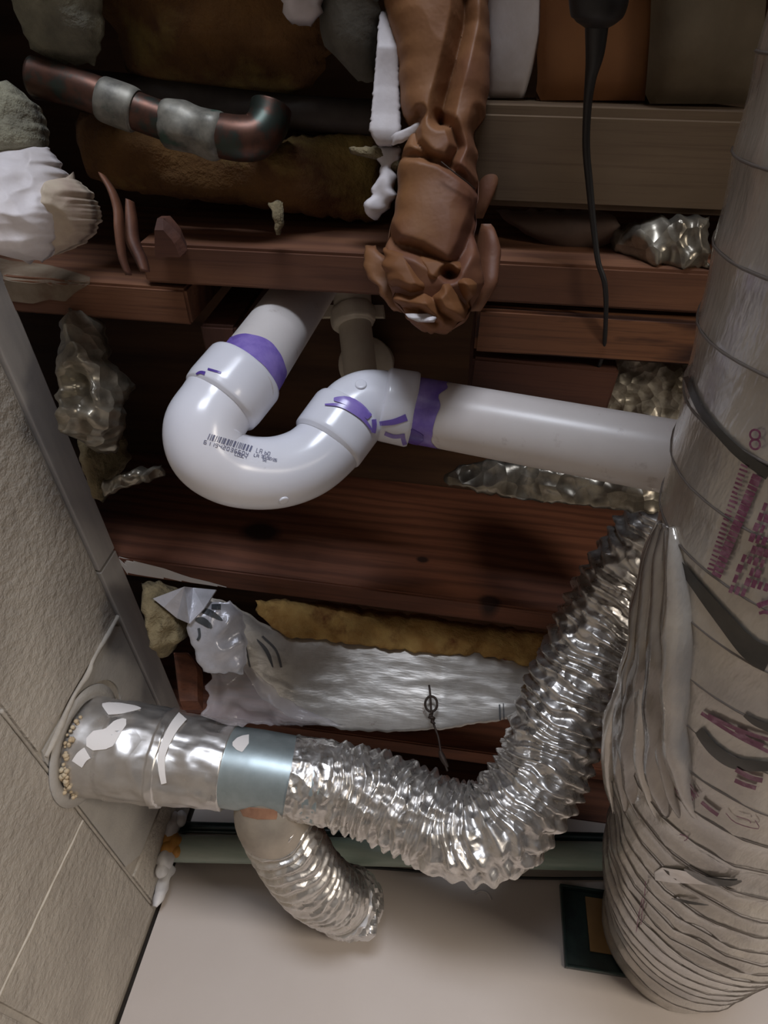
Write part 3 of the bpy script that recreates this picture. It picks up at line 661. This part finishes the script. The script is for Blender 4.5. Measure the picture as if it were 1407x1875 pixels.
# magenta print
pr = []
pr += [stroke(bvB, [(1389 + 9 * math.cos(a), 812 + s * 11 + 9 * math.sin(a)) for a in [k * .5236 for k in range(13)]], 4, 26, .0022) for s in (0, -1.6)]
rr = random.Random(11)
for k in range(24):      # column of small marks
    t = k / 23; x, y = 1368 - 62 * t, 850 + 190 * t
    pr.append(stroke(bvB, [(x - 5, y - 2), (x + 6 + rr.uniform(-2, 4), y + 3)], rr.uniform(3, 5), 3, .0022, False))
for k in range(20):     # column of blocks
    t = k / 19; x, y = 1391 - 73 * t, 872 + 178 * t
    pr.append(stroke(bvB, [(x - 8, y - 4), (x + 8, y + 4)], rr.uniform(7, 10), 3, .0022, False))
for q_ in range(7):      # block of broken print lines
    for k in range(9):
        t = k / 9; x, y = 1408 - 68 * t + q_ * 11, 918 + 170 * t + q_ * 3
        if x > 1412 or math.hypot(x - 1402, y - 1122) < 48 or rr.random() < .12: continue
        pr.append(stroke(bvB, [(x, y), (x - 5.5, y + 14)], rr.uniform(6, 11), 3, .0022, False))
pr.append(stroke(bvB, [(1392, 1106), (1400, 1102), (1412, 1098)], 9, 6, .0026))
pr.append(stroke(bvB, [(1394, 1118), (1404, 1116), (1412, 1118)], 6, 6, .0026))
for a, b in (((1288, 1302), (1410, 1372)), ((1300, 1306), (1412, 1350)), ((1350, 1332), (1400, 1360))): pr.append(stroke(bvB, [a, ((a[0] + b[0]) / 2, (a[1] + b[1]) / 2 + 4), b], 7, 16, .0022))
pr.append(stroke(bvB, [(1350, 1404), (1375, 1418), (1398, 1424)], 9, 14, .0022)); pr.append(stroke(bvB, [(1348, 1424), (1366, 1432), (1386, 1438)], 8, 14, .0022))
for k in range(10):      # hatched block lower down
    a = (1218 + k * 3.2, 1394 + k * 0.8); b = (1252 + k * 3.4, 1464 + k * 1.2 - k * k * .25); pr.append(stroke(bvB, [a, b], 1.7, 8, .0022, False))
pr.append(stroke(bvB, [(1258, 1430), (1266, 1444), (1276, 1454)], 6, 8, .0024)); pr.append(stroke(bvB, [(1288, 1464), (1304, 1478), (1318, 1488)], 7, 8, .0024))
for a in ([(1332, 1484), (1350, 1502), (1390, 1512), (1384, 1496)], [(1352, 1490), (1372, 1496), (1376, 1502)], [(1248, 1524), (1262, 1530), (1256, 1536)], [(1180, 1640), (1172, 1680), (1168, 1704)], [(1186, 1612), (1182, 1650), (1176, 1690)]): pr.append(stroke(bvB, a, 1.8, 10, .0022))
for V, Fc in pr:
    if V: mk('magenta_print', V, Fc, magenta, shell, smooth=False)

# duct boot in the wall
boot = thing('duct_boot', (0.39, YB + .02, hz0), 'dark green metal boot set in the cream wall behind big duct', 'duct boot')
bt = .004
for nm, (x0, x1, y0, y1, z0, z1) in dict(side=(hx0, hx0 + bt, YB - .010, YB + .088, hz0, hz1), side_b=(hx1 - bt, hx1, YB - .010, YB + .088, hz0, hz1), top=(hx0 + bt, hx1 - bt, YB - .010, YB + .088, hz1 - bt, hz1), bottom=(hx0 + bt, hx1 - bt, YB - .010, YB + .088, hz0, hz0 + bt), back=(hx0 + bt, hx1 - bt, YB + .004, YB + .008, hz0 + bt, hz1 - bt)).items():
    box({'side_b': 'side'}.get(nm, nm), x0, x1, y0, y1, z0, z1, green_m, boot, bev=.001)
box('cardboard_flap', hx0 + .045, hx0 + .085, YB - .001, YB + .003, hz0 + .03, hz1 - .012, card, boot, bev=.001)

# ================================================================== PIPE, CABLE AND FOAM ALONG THE BACK WALL
ga, gb = ony(312, 1553, 1.20), ony(1125, 1568, 1.205)
o, tg = tb('wall_pipe', [tuple(ga) + (.0225,), tuple(gb.lerp(ga, -.25)) + (.0235,)], pipe_green, None, 30, 32, linear=True); tag(o, 'pale green pipe along the back wall behind the ducts', 'pipe')
gc, gd = ony(318, 1514, 1.225), ony(1125, 1536, 1.23)
o, _ = tb('thin_pipe', [tuple(gc) + (.010,), tuple(gd.lerp(gc, -.2)) + (.010,)], green_m, None, 30, 20, linear=True); tag(o, 'thin dark green conduit just above the pale green pipe', 'conduit')
cab = [ony(x, y, 1.245) for x, y in ((312, 1572), (400, 1576), (560, 1582), (700, 1590), (850, 1602), (980, 1608), (1120, 1608), (1240, 1604))]
V, Fc = wire(cab, .0026, 60, 8); tag(mk('cable', V, Fc, rubber), 'thin dark cable running along the wall under the green pipe', 'cable')
rr = random.Random(2)
fo = thing('foam_sealant', ony(310, 1590, 1.2), 'amber and white sealant blobs where the pale pipe meets the block wall', 'sealant')
for k, (x, y, r, mm) in enumerate(((312, 1512, .020, caulk), (309, 1536, .013, foam), (322, 1546, .013, foam), (308, 1556, .012, foam), (325, 1557, .010, foam), (316, 1535, .010, foam), (303, 1574, .015, caulk), (298, 1592, .011, caulk), (330, 1500, .012, caulk))):
    c = ony(x, y, 1.185); bm = bmesh.new(); bmesh.ops.create_icosphere(bm, subdivisions=3, radius=r); bm.verts.index_update()
    V = [c + v.co * (1 + .35 * nz(v.co, 70, k)) + Vector((0, 0, v.co.z * .25)) for v in bm.verts]; Fc = [[v.index for v in f.verts] for f in bm.faces]; bm.free()
    mk('caulk_blob' if mm is caulk else 'foam_blob', V, Fc, mm, fo)
V, Fc = Tube([tuple(ony(x, y, 1.225)) + (r,) for x, y, r in ((312, 1585, .010), (300, 1610, .012), (292, 1640, .010), (284, 1660, .004))], 24, 10).mesh(lambda l, th, r, i: r * (1 + .4 * nz((l * 70, th, 0), 1))); mk('caulk_seam', V, Fc, caulk, fo)

# ================================================================== SAGGING FOIL BATT AND SCRAPS BETWEEN JOISTS
fb_rows = [(385, 1092, 1130, .86), (430, 1108, 1200, .875), (480, 1140, 1280, .885), (540, 1162, 1318, .90), (640, 1168, 1338, .905), (720, 1178, 1340, .905), (810, 1186, 1336, .90), (870, 1192, 1326, .905), (930, 1208, 1318, .91), (1010, 1232, 1300, .92)]
sb = thing('foil_faced_batt', P(700, 1300, .90), 'sagging silver foil faced insulation batt between two reddish joists', 'insulation')
V, Fc = slab(fb_rows, ('t', 0), .022, (0, -.6, -.8), 30, 110, amp=.005, ns=8, rid=.0016, rs=26, jag=2, seed=2, edge=.25, swap=True, an=(.5, 1.5, 1.5), oct=2)
batt_face = mk('foil_facing', V, Fc, foil_dull, sb); bvf = bvh_of((V, Fc))
V, Fc = slab([(455, 1098, 1120, .855), (520, 1100, 1165, .865), (600, 1110, 1172, .87), (700, 1126, 1184, .875), (820, 1140, 1195, .875), (900, 1150, 1200, .88), (1010, 1160, 1236, .885)], ('t', 0), .05, (0, -.4, -.9), 20, 60, amp=.012, ns=40, rid=.006, rs=40, jag=4, seed=5, swap=True)
V = [v + Vector((0, .025, .022)) for v in V]
mk('fibreglass_core', V, Fc, batt_y, sb)
marks = (stroke(bvf, [(437, 1136), (446, 1160), (452, 1192), (458, 1222)], 3, 16, .0012), stroke(bvf, [(470, 1170), (488, 1192), (500, 1222)], lambda t: 6 * math.sin(t * 3.1) + 1, 14, .0012), stroke(bvf, [(480, 1165), (505, 1190), (515, 1222)], 4, 14, .0012),
             stroke(bvf, [(915, 1290), (916, 1318)], 3, 6, .0012, False), stroke(bvf, [(922, 1288), (923, 1317)], 2, 6, .0012, False))
for V, Fc in marks: mk('printed_marks', V, Fc, mat('grey_print', srgb(92, 92, 94), rough=.6), batt_face, smooth=False)
# crumpled end of grey plastic with dark printed strokes
V, Fc = slab([(1102, 372, 420, .80), (1118, 352, 440, .80), (1150, 342, 450, .805), (1180, 352, 452, .81), (1205, 360, 452, .815), (1232, 372, 446, .82)], ('t', 0), .03, (.2, -.6, -.7), 26, 30, amp=.010, ns=34, rid=.008, rs=34, jag=4, seed=9)
pe = mk('plastic_sleeve_end', V, Fc, poly); tag(pe, 'crumpled grey plastic end with black printed strokes beside the silver batt', 'plastic'); bvp = bvh_of((V, Fc))
V, Fc = join(stroke(bvp, [(366, 1118), (384, 1122), (408, 1136)], lambda t: 11 * math.sin(t * 2.6 + .3), 14, .0012), stroke(bvp, [(358, 1134), (374, 1138), (388, 1150)], lambda t: 13 * math.sin(t * 2.6 + .3), 14, .0012), stroke(bvp, [(388, 1112), (404, 1112)], 9, 6, .0012, False), stroke(bvp, [(364, 1150), (366, 1164), (362, 1172)], 5, 8, .0012), stroke(bvp, [(345, 1138), (350, 1128)], 6, 6, .0012, False))
mk('printed_strokes', V, Fc, mat('print_dark', srgb(62, 66, 70), rough=.5), pe, smooth=False)
pe.name = 'plastic_sleeve_end'
fp_ = [P(280, 1096, .805), P(338, 1074, .775), P(354, 1076, .80), P(396, 1080, .80), P(374, 1114, .785), P(347, 1142, .785), P(324, 1132, .81), P(300, 1112, .80)]
ft_ = [(0, 1, 7), (7, 1, 6), (1, 5, 6), (1, 2, 5), (2, 4, 5), (2, 3, 4)]
V = fp_ + [p + Vector((0, .0022, .0012)) for p in fp_]
Fc = [list(t_) for t_ in ft_] + [[a_ + 8 for a_ in t_][::-1] for t_ in ft_] + [[a_, b_, b_ + 8, a_ + 8] for a_, b_ in ((0, 7), (7, 6), (6, 5), (5, 4), (4, 3), (3, 2), (2, 1), (1, 0))]
tag(mk('torn_plastic_flap', V, Fc, poly, smooth=False), 'torn white plastic flap poking out under the knotty joist', 'plastic')
V, Fc = slab([(1066, 258, 300, .83), (1090, 262, 335, .83), (1130, 272, 345, .835), (1165, 285, 345, .84), (1185, 296, 320, .85), (1200, 302, 310, .86)], ('t', 0), .05, (0, -.5, -.8), 20, 26, amp=.014, ns=50, rid=.008, rs=40, jag=5, seed=13)
tag(mk('mineral_wool', V, Fc, wool_g), 'ragged yellow-grey mineral wool tuft beside the block wall top', 'insulation')
V, Fc = slab([(1196, 380, 420, .86), (1230, 385, 470, .865), (1260, 380, 500, .87), (1290, 378, 540, .875), (1312, 370, 590, .88), (1328, 420, 640, .885)], ('t', 0), .012, (0, -.6, -.8), 26, 22, amp=.014, ns=34, rid=.014, rs=30, jag=5, seed=14)
tag(mk('plastic_film', V, Fc, plastic), 'wrinkled clear plastic film under the sagging silver batt', 'plastic')
V, Fc = slab([(1195, 318, 345, .98), (1230, 322, 372, .97), (1300, 330, 372, .96)], ('t', 0), .03, (0, -1, -.2), 8, 10, amp=.002, edge=.15)
tag(mk('wood_block', V, Fc, wood_a, smooth=False), 'small reddish wood block beside the wall behind the plastic film', 'wood block')
# wire hanger
hw = thing('wire_hanger', P(815, 1400, .86), 'rusty wire tie with a loop in front of the silver batt', 'wire')
V, Fc = wire([P(790 + 11 * math.cos(a), 1289 + 14 * math.sin(a), .872) for a in [k * math.pi / 8 for k in range(17)]], .0016, 60, 8); mk('loop', V, Fc, rust_wire, hw)
V, Fc = wire([P(786, 1254, .873), P(788, 1270, .872), P(790, 1300, .870), P(794, 1324, .870), P(803, 1350, .868), P(808, 1378, .866), P(815, 1398, .864), P(820, 1412, .864)], .0015, 50, 8); mk('stem', V, Fc, rust_wire, hw)
V, Fc = Tube([tuple(P(788, 1306, .869)) + (.003,), tuple(P(791, 1314, .869)) + (.0035,), tuple(P(795, 1326, .869)) + (.002,)], 16, 8).mesh(lambda l, th, r, i: r * (1 + .4 * math.sin(l * 900 + th))); mk('twist', V, Fc, rust_wire, hw)
V, Fc = Tube([tuple(P(806, 1374, .866)) + (.002,), tuple(P(811, 1388, .865)) + (.004,), tuple(P(820, 1405, .864)) + (.002,)], 16, 8).mesh(); mk('twist', V, Fc, rust_wire, hw)

# ================================================================== HANGING KRAFT PAPER BUNDLE
kb = [(-240, 705, 890, .60), (0, 702, 896, .60), (120, 730, 898, .585), (180, 733, 896, .578), (215, 735, 886, .572), (240, 755, 872, .566), (290, 732, 872, .56), (340, 728, 878, .555), (390, 722, 874, .548), (430, 712, 868, .542), (470, 706, 880, .538), (520, 712, 888, .535), (560, 728, 866, .537), (590, 750, 850, .54), (610, 778, 820, .545)]
bun = thing('paper_bundle', P(800, 605, .545), 'crumpled orange brown kraft paper bundle hanging in front of the joist', 'paper bundle')
V, Fc = slab(kb, ('t', 0), .075, (.05, -.35, -.93), 90, 220, amp=.008, ns=10, rid=.003, rs=14, jag=4, js=.03, seed=21, edge=.4, oct=2, cr=[(((852, -40), (848, 60), (832, 130), (815, 190), (806, 232)), .022, 26), (((742, 240), (765, 232), (770, 224)), .014, 16), (((806, 226), (826, 245), (838, 280), (824, 306)), .014, 16), (((728, 288), (770, 296), (806, 306), (845, 330), (872, 350)), .012, 14), (((760, 232), (764, 270), (790, 300)), .008, 12), (((706, 420), (726, 448), (770, 462), (800, 480), (824, 500)), .016, 20), (((824, 500), (850, 455), (870, 400)), .014, 20), (((876, 220), (868, 300), (880, 390)), .008, 20)])
kbo = mk('paper_wrap', V, Fc, kraft, bun)
V, Fc = slab([(455, 702, 740, .535), (480, 700, 850, .528), (520, 712, 875, .520), (555, 728, 866, .520), (585, 745, 852, .524), (606, 778, 825, .53)], ('t', 0), .055, (.05, -.35, -.93), 80, 80, amp=.008, ns=20, rid=.003, rs=26, jag=6, js=.05, seed=23, edge=.4, oct=2, cr=[(((820, 502), (798, 528), (752, 540), (728, 530)), .012, 20), (((822, 502), (842, 540), (858, 566)), .014, 20), (((760, 478), (776, 510), (800, 528)), .010, 16), (((830, 506), (862, 498), (884, 506)), .010, 14), (((790, 540), (806, 570), (840, 590)), .010, 14), (((730, 560), (768, 566), (800, 590)), .010, 14)])
o = mk('paper_end', V, Fc, kraft_flat, bun); tag(o, 'tan crumpled tip')
V, Fc = slab([(450, 668, 690, .56), (480, 664, 712, .555), (500, 670, 716, .552), (560, 712, 735, .545), (572, 722, 738, .545)], ('t', 0), .02, (.1, -.35, -.9), 14, 20, amp=.008, ns=50, seed=24, jag=4); mk('paper_fold', V, Fc, kraft, bun)
V, Fc = slab([(190, 880, 950, .60), (260, 878, 935, .60), (330, 870, 915, .595), (400, 868, 885, .59)], ('t', 0), .014, (.3, -.35, -.9), 14, 20, amp=.006, ns=30, seed=25); mk('paper_fold', V, Fc, kraft, bun)
V, Fc = slab([(410, 880, 900, .575), (460, 872, 915, .57), (520, 866, 905, .565), (570, 860, 880, .56)], ('t', 0), .03, (.3, -.35, -.9), 14, 20, amp=.008, ns=40, rid=.006, seed=26); mk('paper_fold', V, Fc, kraft, bun)
V, Fc = slab([(574, 742, 792, .507), (582, 748, 800, .506), (590, 766, 796, .508)], ('t', 0), .006, (0, -.35, -.9), 12, 8, amp=.006, ns=120, rid=.005, rs=90, seed=27); mk('foil_scrap', V, Fc, white_facing, bun)
V, Fc = wire([P(808, 296, .515), P(835, 318, .513), P(856, 334, .517), P(870, 346, .525)], .0005, 20, 6); mk('thread', V, Fc, rust_wire, bun)
# torn white facing next to it
V, Fc = slab([(20, 698, 708, .60), (60, 692, 722, .588), (90, 690, 733, .58), (160, 684, 733, .575), (210, 680, 734, .568), (240, 676, 735, .562), (268, 692, 718, .56)], ('t', 0), .012, (0, -.3, -.95), 20, 60, amp=.003, ns=40, jag=1.5, js=.2, seed=31, edge=.1)
wf = thing('torn_white_facing', P(705, 265, .56), 'torn white strip of paper facing left of the hanging bundle', 'paper')
mk('paper_strip', V, Fc, white_facing, wf)
V, Fc = slab([(716, 250, 268, .553), (735, 238, 262, .55), (755, 230, 252, .55), (778, 218, 232, .55)], ('t', 0), .006, (0, -.3, -.95), 8, 14, amp=.006, ns=60, jag=3, seed=32, swap=True); mk('torn_flap', V, Fc, white_facing, wf)
V, Fc = slab([(268, 690, 730, .575), (290, 690, 735, .575), (305, 700, 725, .575), (330, 690, 725, .57), (365, 672, 722, .568), (385, 668, 712, .567), (402, 682, 692, .57)], ('t', 0), .012, (0, -.3, -.95), 14, 26, amp=.008, ns=60, rid=.004, jag=5, seed=33); mk('torn_flap', V, Fc, white_facing, wf)
V, Fc = slab([(268, 640, 720, .585), (282, 642, 735, .585), (296, 700, 745, .58), (318, 715, 740, .578)], ('t', 0), .02, (0, -.3, -.95), 16, 14, amp=.012, ns=70, jag=6, seed=34); mk('fibre_tuft', V, Fc, wool_g, wf)

# ================================================================== INSULATION ABOVE
def insul(name, rows, plane, thick, m, label, cat='insulation', **k):
    V, Fc = slab(rows, plane, thick, k.pop('nrm', (0, -.15, -1)), **k); return tag(mk(name, V, Fc, m, smooth=k.get('sm', True)), label, cat)
insul('insulation_batt', [(-240, 190, 640), (20, 180, 640), (60, 215, 620), (110, 225, 600), (140, 240, 590), (165, 300, 560), (180, 380, 520)], ('z', .635), .07, batt, 'dark amber fibreglass batt at the top left above the copper pipe', nu=44, nv=40, amp=.016, ns=16, jag=6, seed=41)
insul('insulation_batt', [(140, 205, 250), (180, 200, 330), (240, 215, 350), (320, 235, 360), (420, 265, 372), (500, 255, 382), (560, 245, 392), (640, 240, 405), (700, 240, 408)], ('z', .625), .08, batt, 'amber fibreglass batt between the copper pipe and the joist', nu=30, nv=60, amp=.016, ns=15, jag=5, seed=42, swap=True)
insul('fibre_tuft', [(370, 492, 520, .585), (400, 500, 520, .58), (425, 505, 516, .58), (434, 506, 512, .58)], ('t', 0), .012, wool_g, 'small pale fibre tuft dangling below the amber batt', nu=8, nv=14, amp=.008, ns=80, jag=4, seed=43)
insul('grey_wool', [(-240, 30, 170), (0, 30, 176), (50, 48, 186), (90, 60, 182), (118, 110, 175)], ('z', .575), .05, wool_w, 'grey white wool lump in the top left corner', nu=26, nv=26, amp=.016, ns=22, jag=5, seed=44)
insul('white_wool', [(-160, 500, 605), (0, 515, 592), (25, 518, 588), (48, 535, 570)], ('z', .57), .03, white_facing, 'small crumpled white scrap at the top edge above the amber batt', 'insulation', nu=18, nv=16, amp=.02, ns=50, rid=.01, jag=6, seed=45)
insul('grey_felt', [(-240, 590, 700), (20, 585, 696), (80, 590, 690), (120, 630, 688), (150, 655, 686)], ('z', .59), .03, mat('grey_felt', srgb(104, 100, 90), srgb(80, 76, 68), scale=30, rough=.95, bump=.6, bscale=80), 'dark grey felt scrap left of the hanging white strip', nu=20, nv=24, amp=.012, ns=24, jag=5, seed=46)
# top right facings
insul('paper_facing', [(-240, 885, 998), (60, 885, 992), (120, 890, 978), (180, 892, 960)], ('z', .60), .012, white_facing, 'dusty white facing strip right of the hanging bundle', 'paper', nu=12, nv=24, amp=.006, ns=14, seed=47, edge=.2)
insul('kraft_facing', [(-240, 985, 1210), (60, 982, 1200), (140, 985, 1190), (184, 980, 1186)], ('z', .602), .016, kraft_flat, 'flat orange kraft facing behind the dark hanging cord', 'paper', nu=20, nv=24, amp=.006, ns=10, seed=48, edge=.2)
insul('grey_batt', [(-240, 1200, 1420), (60, 1190, 1400), (140, 1184, 1390), (190, 1180, 1380)], ('z', .595), .03, mat('dusty_brown', srgb(106, 92, 72), srgb(82, 70, 52), scale=12, rough=.9, bump=.4, bscale=40), 'dusty brown batt in the upper right beside the big duct', nu=20, nv=24, amp=.012, ns=12, seed=49, edge=.25)
bb = [onz(868, 188, .572), onz(1420, 192, .572), onz(1420, 372, .572), onz(868, 378, .572)]
x0, x1 = bb[0].x, 0.9; ya, yb_ = bb[0].y + .002, bb[3].y
board('pale_board', x0 - .02, ya, x1, ya + .004, yb_ - ya, .572, .05, wood_pale, 'pale flat board between the joist and orange facing at right', 'board', bev=.006)
insul('foil_scrap', [(1120, 425, 455, .63), (1150, 412, 470, .625), (1200, 396, 486, .62), (1250, 394, 494, .62), (1300, 396, 492, .62)], ('t', 0), .03, foil_old, 'crinkled silver foil scrap tucked above the right joist', 'foil', nu=20, nv=26, amp=.012, ns=50, rid=.010, rs=40, jag=6, seed=50, swap=True)
insul('torn_paper', [(385, 905, 1100, .63), (400, 920, 1130, .63), (425, 960, 1140, .63), (445, 990, 1120, .635), (462, 1040, 1080, .64)], ('t', 0), .012, mat('dark_paper', srgb(98, 78, 66), srgb(72, 56, 48), scale=14, rough=.8), 'dark torn paper hanging above the right joist', 'paper', nu=24, nv=14, amp=.010, ns=30, jag=6, seed=51)

# ================================================================== COPPER PIPE
cz = .562
cp = thing('copper_pipe', onz(330, 240, cz), 'tarnished copper pipe with soldered elbow at the upper left', 'pipe')
cpts = [(60, 140), (150, 165), (240, 200), (320, 228), (400, 248), (440, 252)]
tb('tube', [tuple(onz(a, b, cz)) + (.0142,) for a, b in cpts], copper, cp, 60, 28)
tb('elbow', [tuple(onz(a, b, cz + dz)) + (r,) for a, b, dz, r in ((400, 248, 0, .0165), (440, 254, 0, .0168), (470, 250, .004, .0168), (490, 226, .014, .0168), (497, 196, .022, .0168))], copper, cp, 40, 28)
tb('solder_joint', [tuple(onz(a, b, cz)) + (r,) for a, b, r in ((300, 222, .0150), (312, 225, .0175), (350, 237, .0178), (395, 247, .0182), (408, 250, .016))], solder, cp, 40, 28, rf=lambda l, th, r, i: r * (1 + .14 * nz((l * 60, math.cos(th) * 1.5, math.sin(th) * 1.5), 1)))
tb('solder_joint', [tuple(onz(a, b, cz)) + (r,) for a, b, r in ((185, 180, .0150), (195, 184, .0166), (240, 200, .0168), (250, 204, .015))], solder, cp, 30, 28)
dp, _ = tb('dark_pipe', [tuple(onz(a, b, .622)) + (.0135,) for a, b in ((60, 150), (300, 175), (520, 205), (690, 215))], dark_pipe, None, 60, 24); tag(dp, 'dark old pipe running behind the copper elbow', 'pipe')

# ================================================================== WHITE TORN INSULATION ON THE WALL TOP (LEFT)
tw = thing('torn_insulation', P(60, 475, .62), 'torn white paper covered insulation clump on the wall top at left', 'insulation')
V, Fc = slab([(270, -40, 90, .64), (300, -40, 112, .625), (330, -40, 120, .615), (370, -40, 118, .605), (410, -40, 108, .60), (440, -20, 104, .60), (462, 10, 96, .605), (478, 52, 80, .61)], ('t', 0), .05, (.2, -.3, -.93), 70, 80, amp=.008, ns=22, rid=.012, rs=14, jag=5, js=.08, seed=61, edge=.2, oct=3); mk('white_paper', V, Fc, white_facing, tw)
V, Fc = slab([(325, 90, 140, .63), (350, 84, 165, .625), (390, 82, 176, .62), (425, 80, 170, .62), (450, 80, 135, .62), (470, 78, 95, .62)], ('t', 0), .06, (.2, -.3, -.93), 50, 50, amp=.016, ns=26, rid=.008, rs=22, jag=7, js=.12, seed=62, oct=3, edge=.25); mk('fibre_core', V, Fc, mat('pinkish_fibre', srgb(196, 182, 160), srgb(176, 156, 140), scale=26, rough=.9, bump=.4, bscale=60), tw)
V, Fc = slab([(150, -40, 20, .655), (190, -40, 60, .65), (230, -40, 78, .645), (270, -40, 80, .64), (300, -40, 70, .64)], ('t', 0), .06, (.2, -.3, -.93), 30, 30, amp=.016, ns=24, rid=.006, jag=5, seed=63); mk('fibre_core', V, Fc, wool_w, tw)
# brown dangling strip
bs = thing('brown_strip', P(245, 500, .58), 'brown leathery paper strip dangling beside the white insulation clump', 'strip')
for k, (pts, wd) in enumerate(((((188, 322, .60), (205, 350, .59), (216, 385, .585), (218, 420, .58), (224, 470, .578), (236, 504, .578)), .0042), (((238, 370, .60), (240, 400, .595), (243, 440, .588), (258, 475, .582), (266, 498, .578)), .0060))):
    q = catmull([tuple(P(a, b, t)) for a, b, t in pts], 30); V, Fc = [], []
    for i, p in enumerate(q):
        p = Vector(p); e = right * wd * (.6 + .4 * math.sin(i / 29 * 3.0)); c_ = fwd * .003
        V += [p - e, p - e * .3 - c_ * 2, p + e * .3 - c_ * 1.4, p + e, p + e * .3 + c_ * .2, p - e * .3 - c_ * .2]
    for i in range(29):
        for j in range(6): Fc.append([i * 6 + j, i * 6 + (j + 1) % 6, (i + 1) * 6 + (j + 1) % 6, (i + 1) * 6 + j])
    Fc += [list(range(6))[::-1], [29 * 6 + j for j in range(6)]]
    mk('paper_strip', V, Fc, leather, bs)

# ================================================================== FOIL SCRAPS IN THE BAYS
insul('foil_clump', [(565, 125, 165, .72), (600, 112, 190, .71), (660, 108, 205, .70), (700, 108, 240, .695), (740, 110, 232, .695), (785, 112, 232, .70), (800, 140, 225, .71), (830, 180, 215, .72)], ('t', 0), .05, foil_old, 'ragged old foil and wool clump in the dark bay by the wall', 'insulation', nrm=(.2, -.5, -.8), nu=34, nv=40, amp=.014, ns=34, rid=.016, rs=24, jag=7, seed=71)
insul('mineral_wool', [(800, 142, 230, .76), (840, 150, 235, .765), (880, 165, 210, .77), (915, 178, 190, .78)], ('t', 0), .05, wool_g, 'olive wool lump on the wall plate below the foil clump', nrm=(.2, -.5, -.8), nu=20, nv=22, amp=.012, ns=30, jag=4, seed=72)
insul('foil_scrap', [(190, 885, 910, .745), (215, 868, 900, .745), (250, 858, 888, .745), (300, 850, 872, .745)], ('t', 0), .02, foil_old, 'small shiny foil scrap on joist top left of the U bend', 'foil', nrm=(0, -.5, -.8), nu=12, nv=26, amp=.012, ns=70, rid=.012, rs=60, jag=4, seed=73, swap=True)
insul('foil_block', [(640, 1050, 1290, .70), (700, 1046, 1290, .70), (745, 1044, 1290, .70), (790, 1060, 1290, .70)], ('t', 0), .03, mat('scuffed_foil', srgb(190, 182, 166), srgb(120, 112, 98), scale=70, rough=.4, metal=.4, bump=.8, bscale=90, dist=.005, kind='crinkle', c3=srgb(96, 86, 70), s3=14, lo3=.5, hi3=.56), 'crackled foil covered insulation above the right white pipe', 'insulation', nrm=(0, -.5, -.8), nu=36, nv=20, amp=.008, ns=40, rid=.004, rs=60, seed=74, edge=.2)
insul('foil_sheet', [(815, 868, 884, .70), (850, 850, 892, .695), (900, 842, 908, .69), (980, 850, 918, .68), (1060, 868, 926, .675), (1140, 880, 935, .67), (1240, 890, 945, .665)], ('t', 0), .014, foil_old, 'dull crumpled foil sheet hanging under the right white pipe', 'foil', nrm=(0, -.5, -.8), nu=16, nv=50, amp=.012, ns=30, rid=.008, rs=26, jag=5, seed=75, swap=True)
# ================================================================== BLACK CORD
cd = thing('hanging_cord', onz(1080, 40, .53), 'black cord with thick plug end hanging at the upper right', 'cord')
tb('plug', [tuple(onz(a, b, .535)) + (r,) for a, b, r in ((1098, -60, .020), (1098, -10, .019), (1097, 22, .0175), (1095, 38, .014), (1093, 50, .008))], rubber, cd, 30, 24)
tb('cord', [tuple(P(a, b, t)) + (r,) for a, b, t, r in ((1094, 40, .54, .0078), (1090, 100, .545, .0062), (1082, 145, .55, .004), (1076, 200, .555, .0030), (1074, 270, .56, .0028), (1080, 340, .567, .0028), (1088, 420, .575, .0024), (1096, 480, .58, .0022), (1108, 520, .585, .0022), (1110, 580, .60, .002), (1104, 650, .63, .002), (1085, 690, .655, .002), (1058, 715, .68, .002))], rubber, cd, 120, 12)
tag(bpy.data.objects['window_daylight'], None);
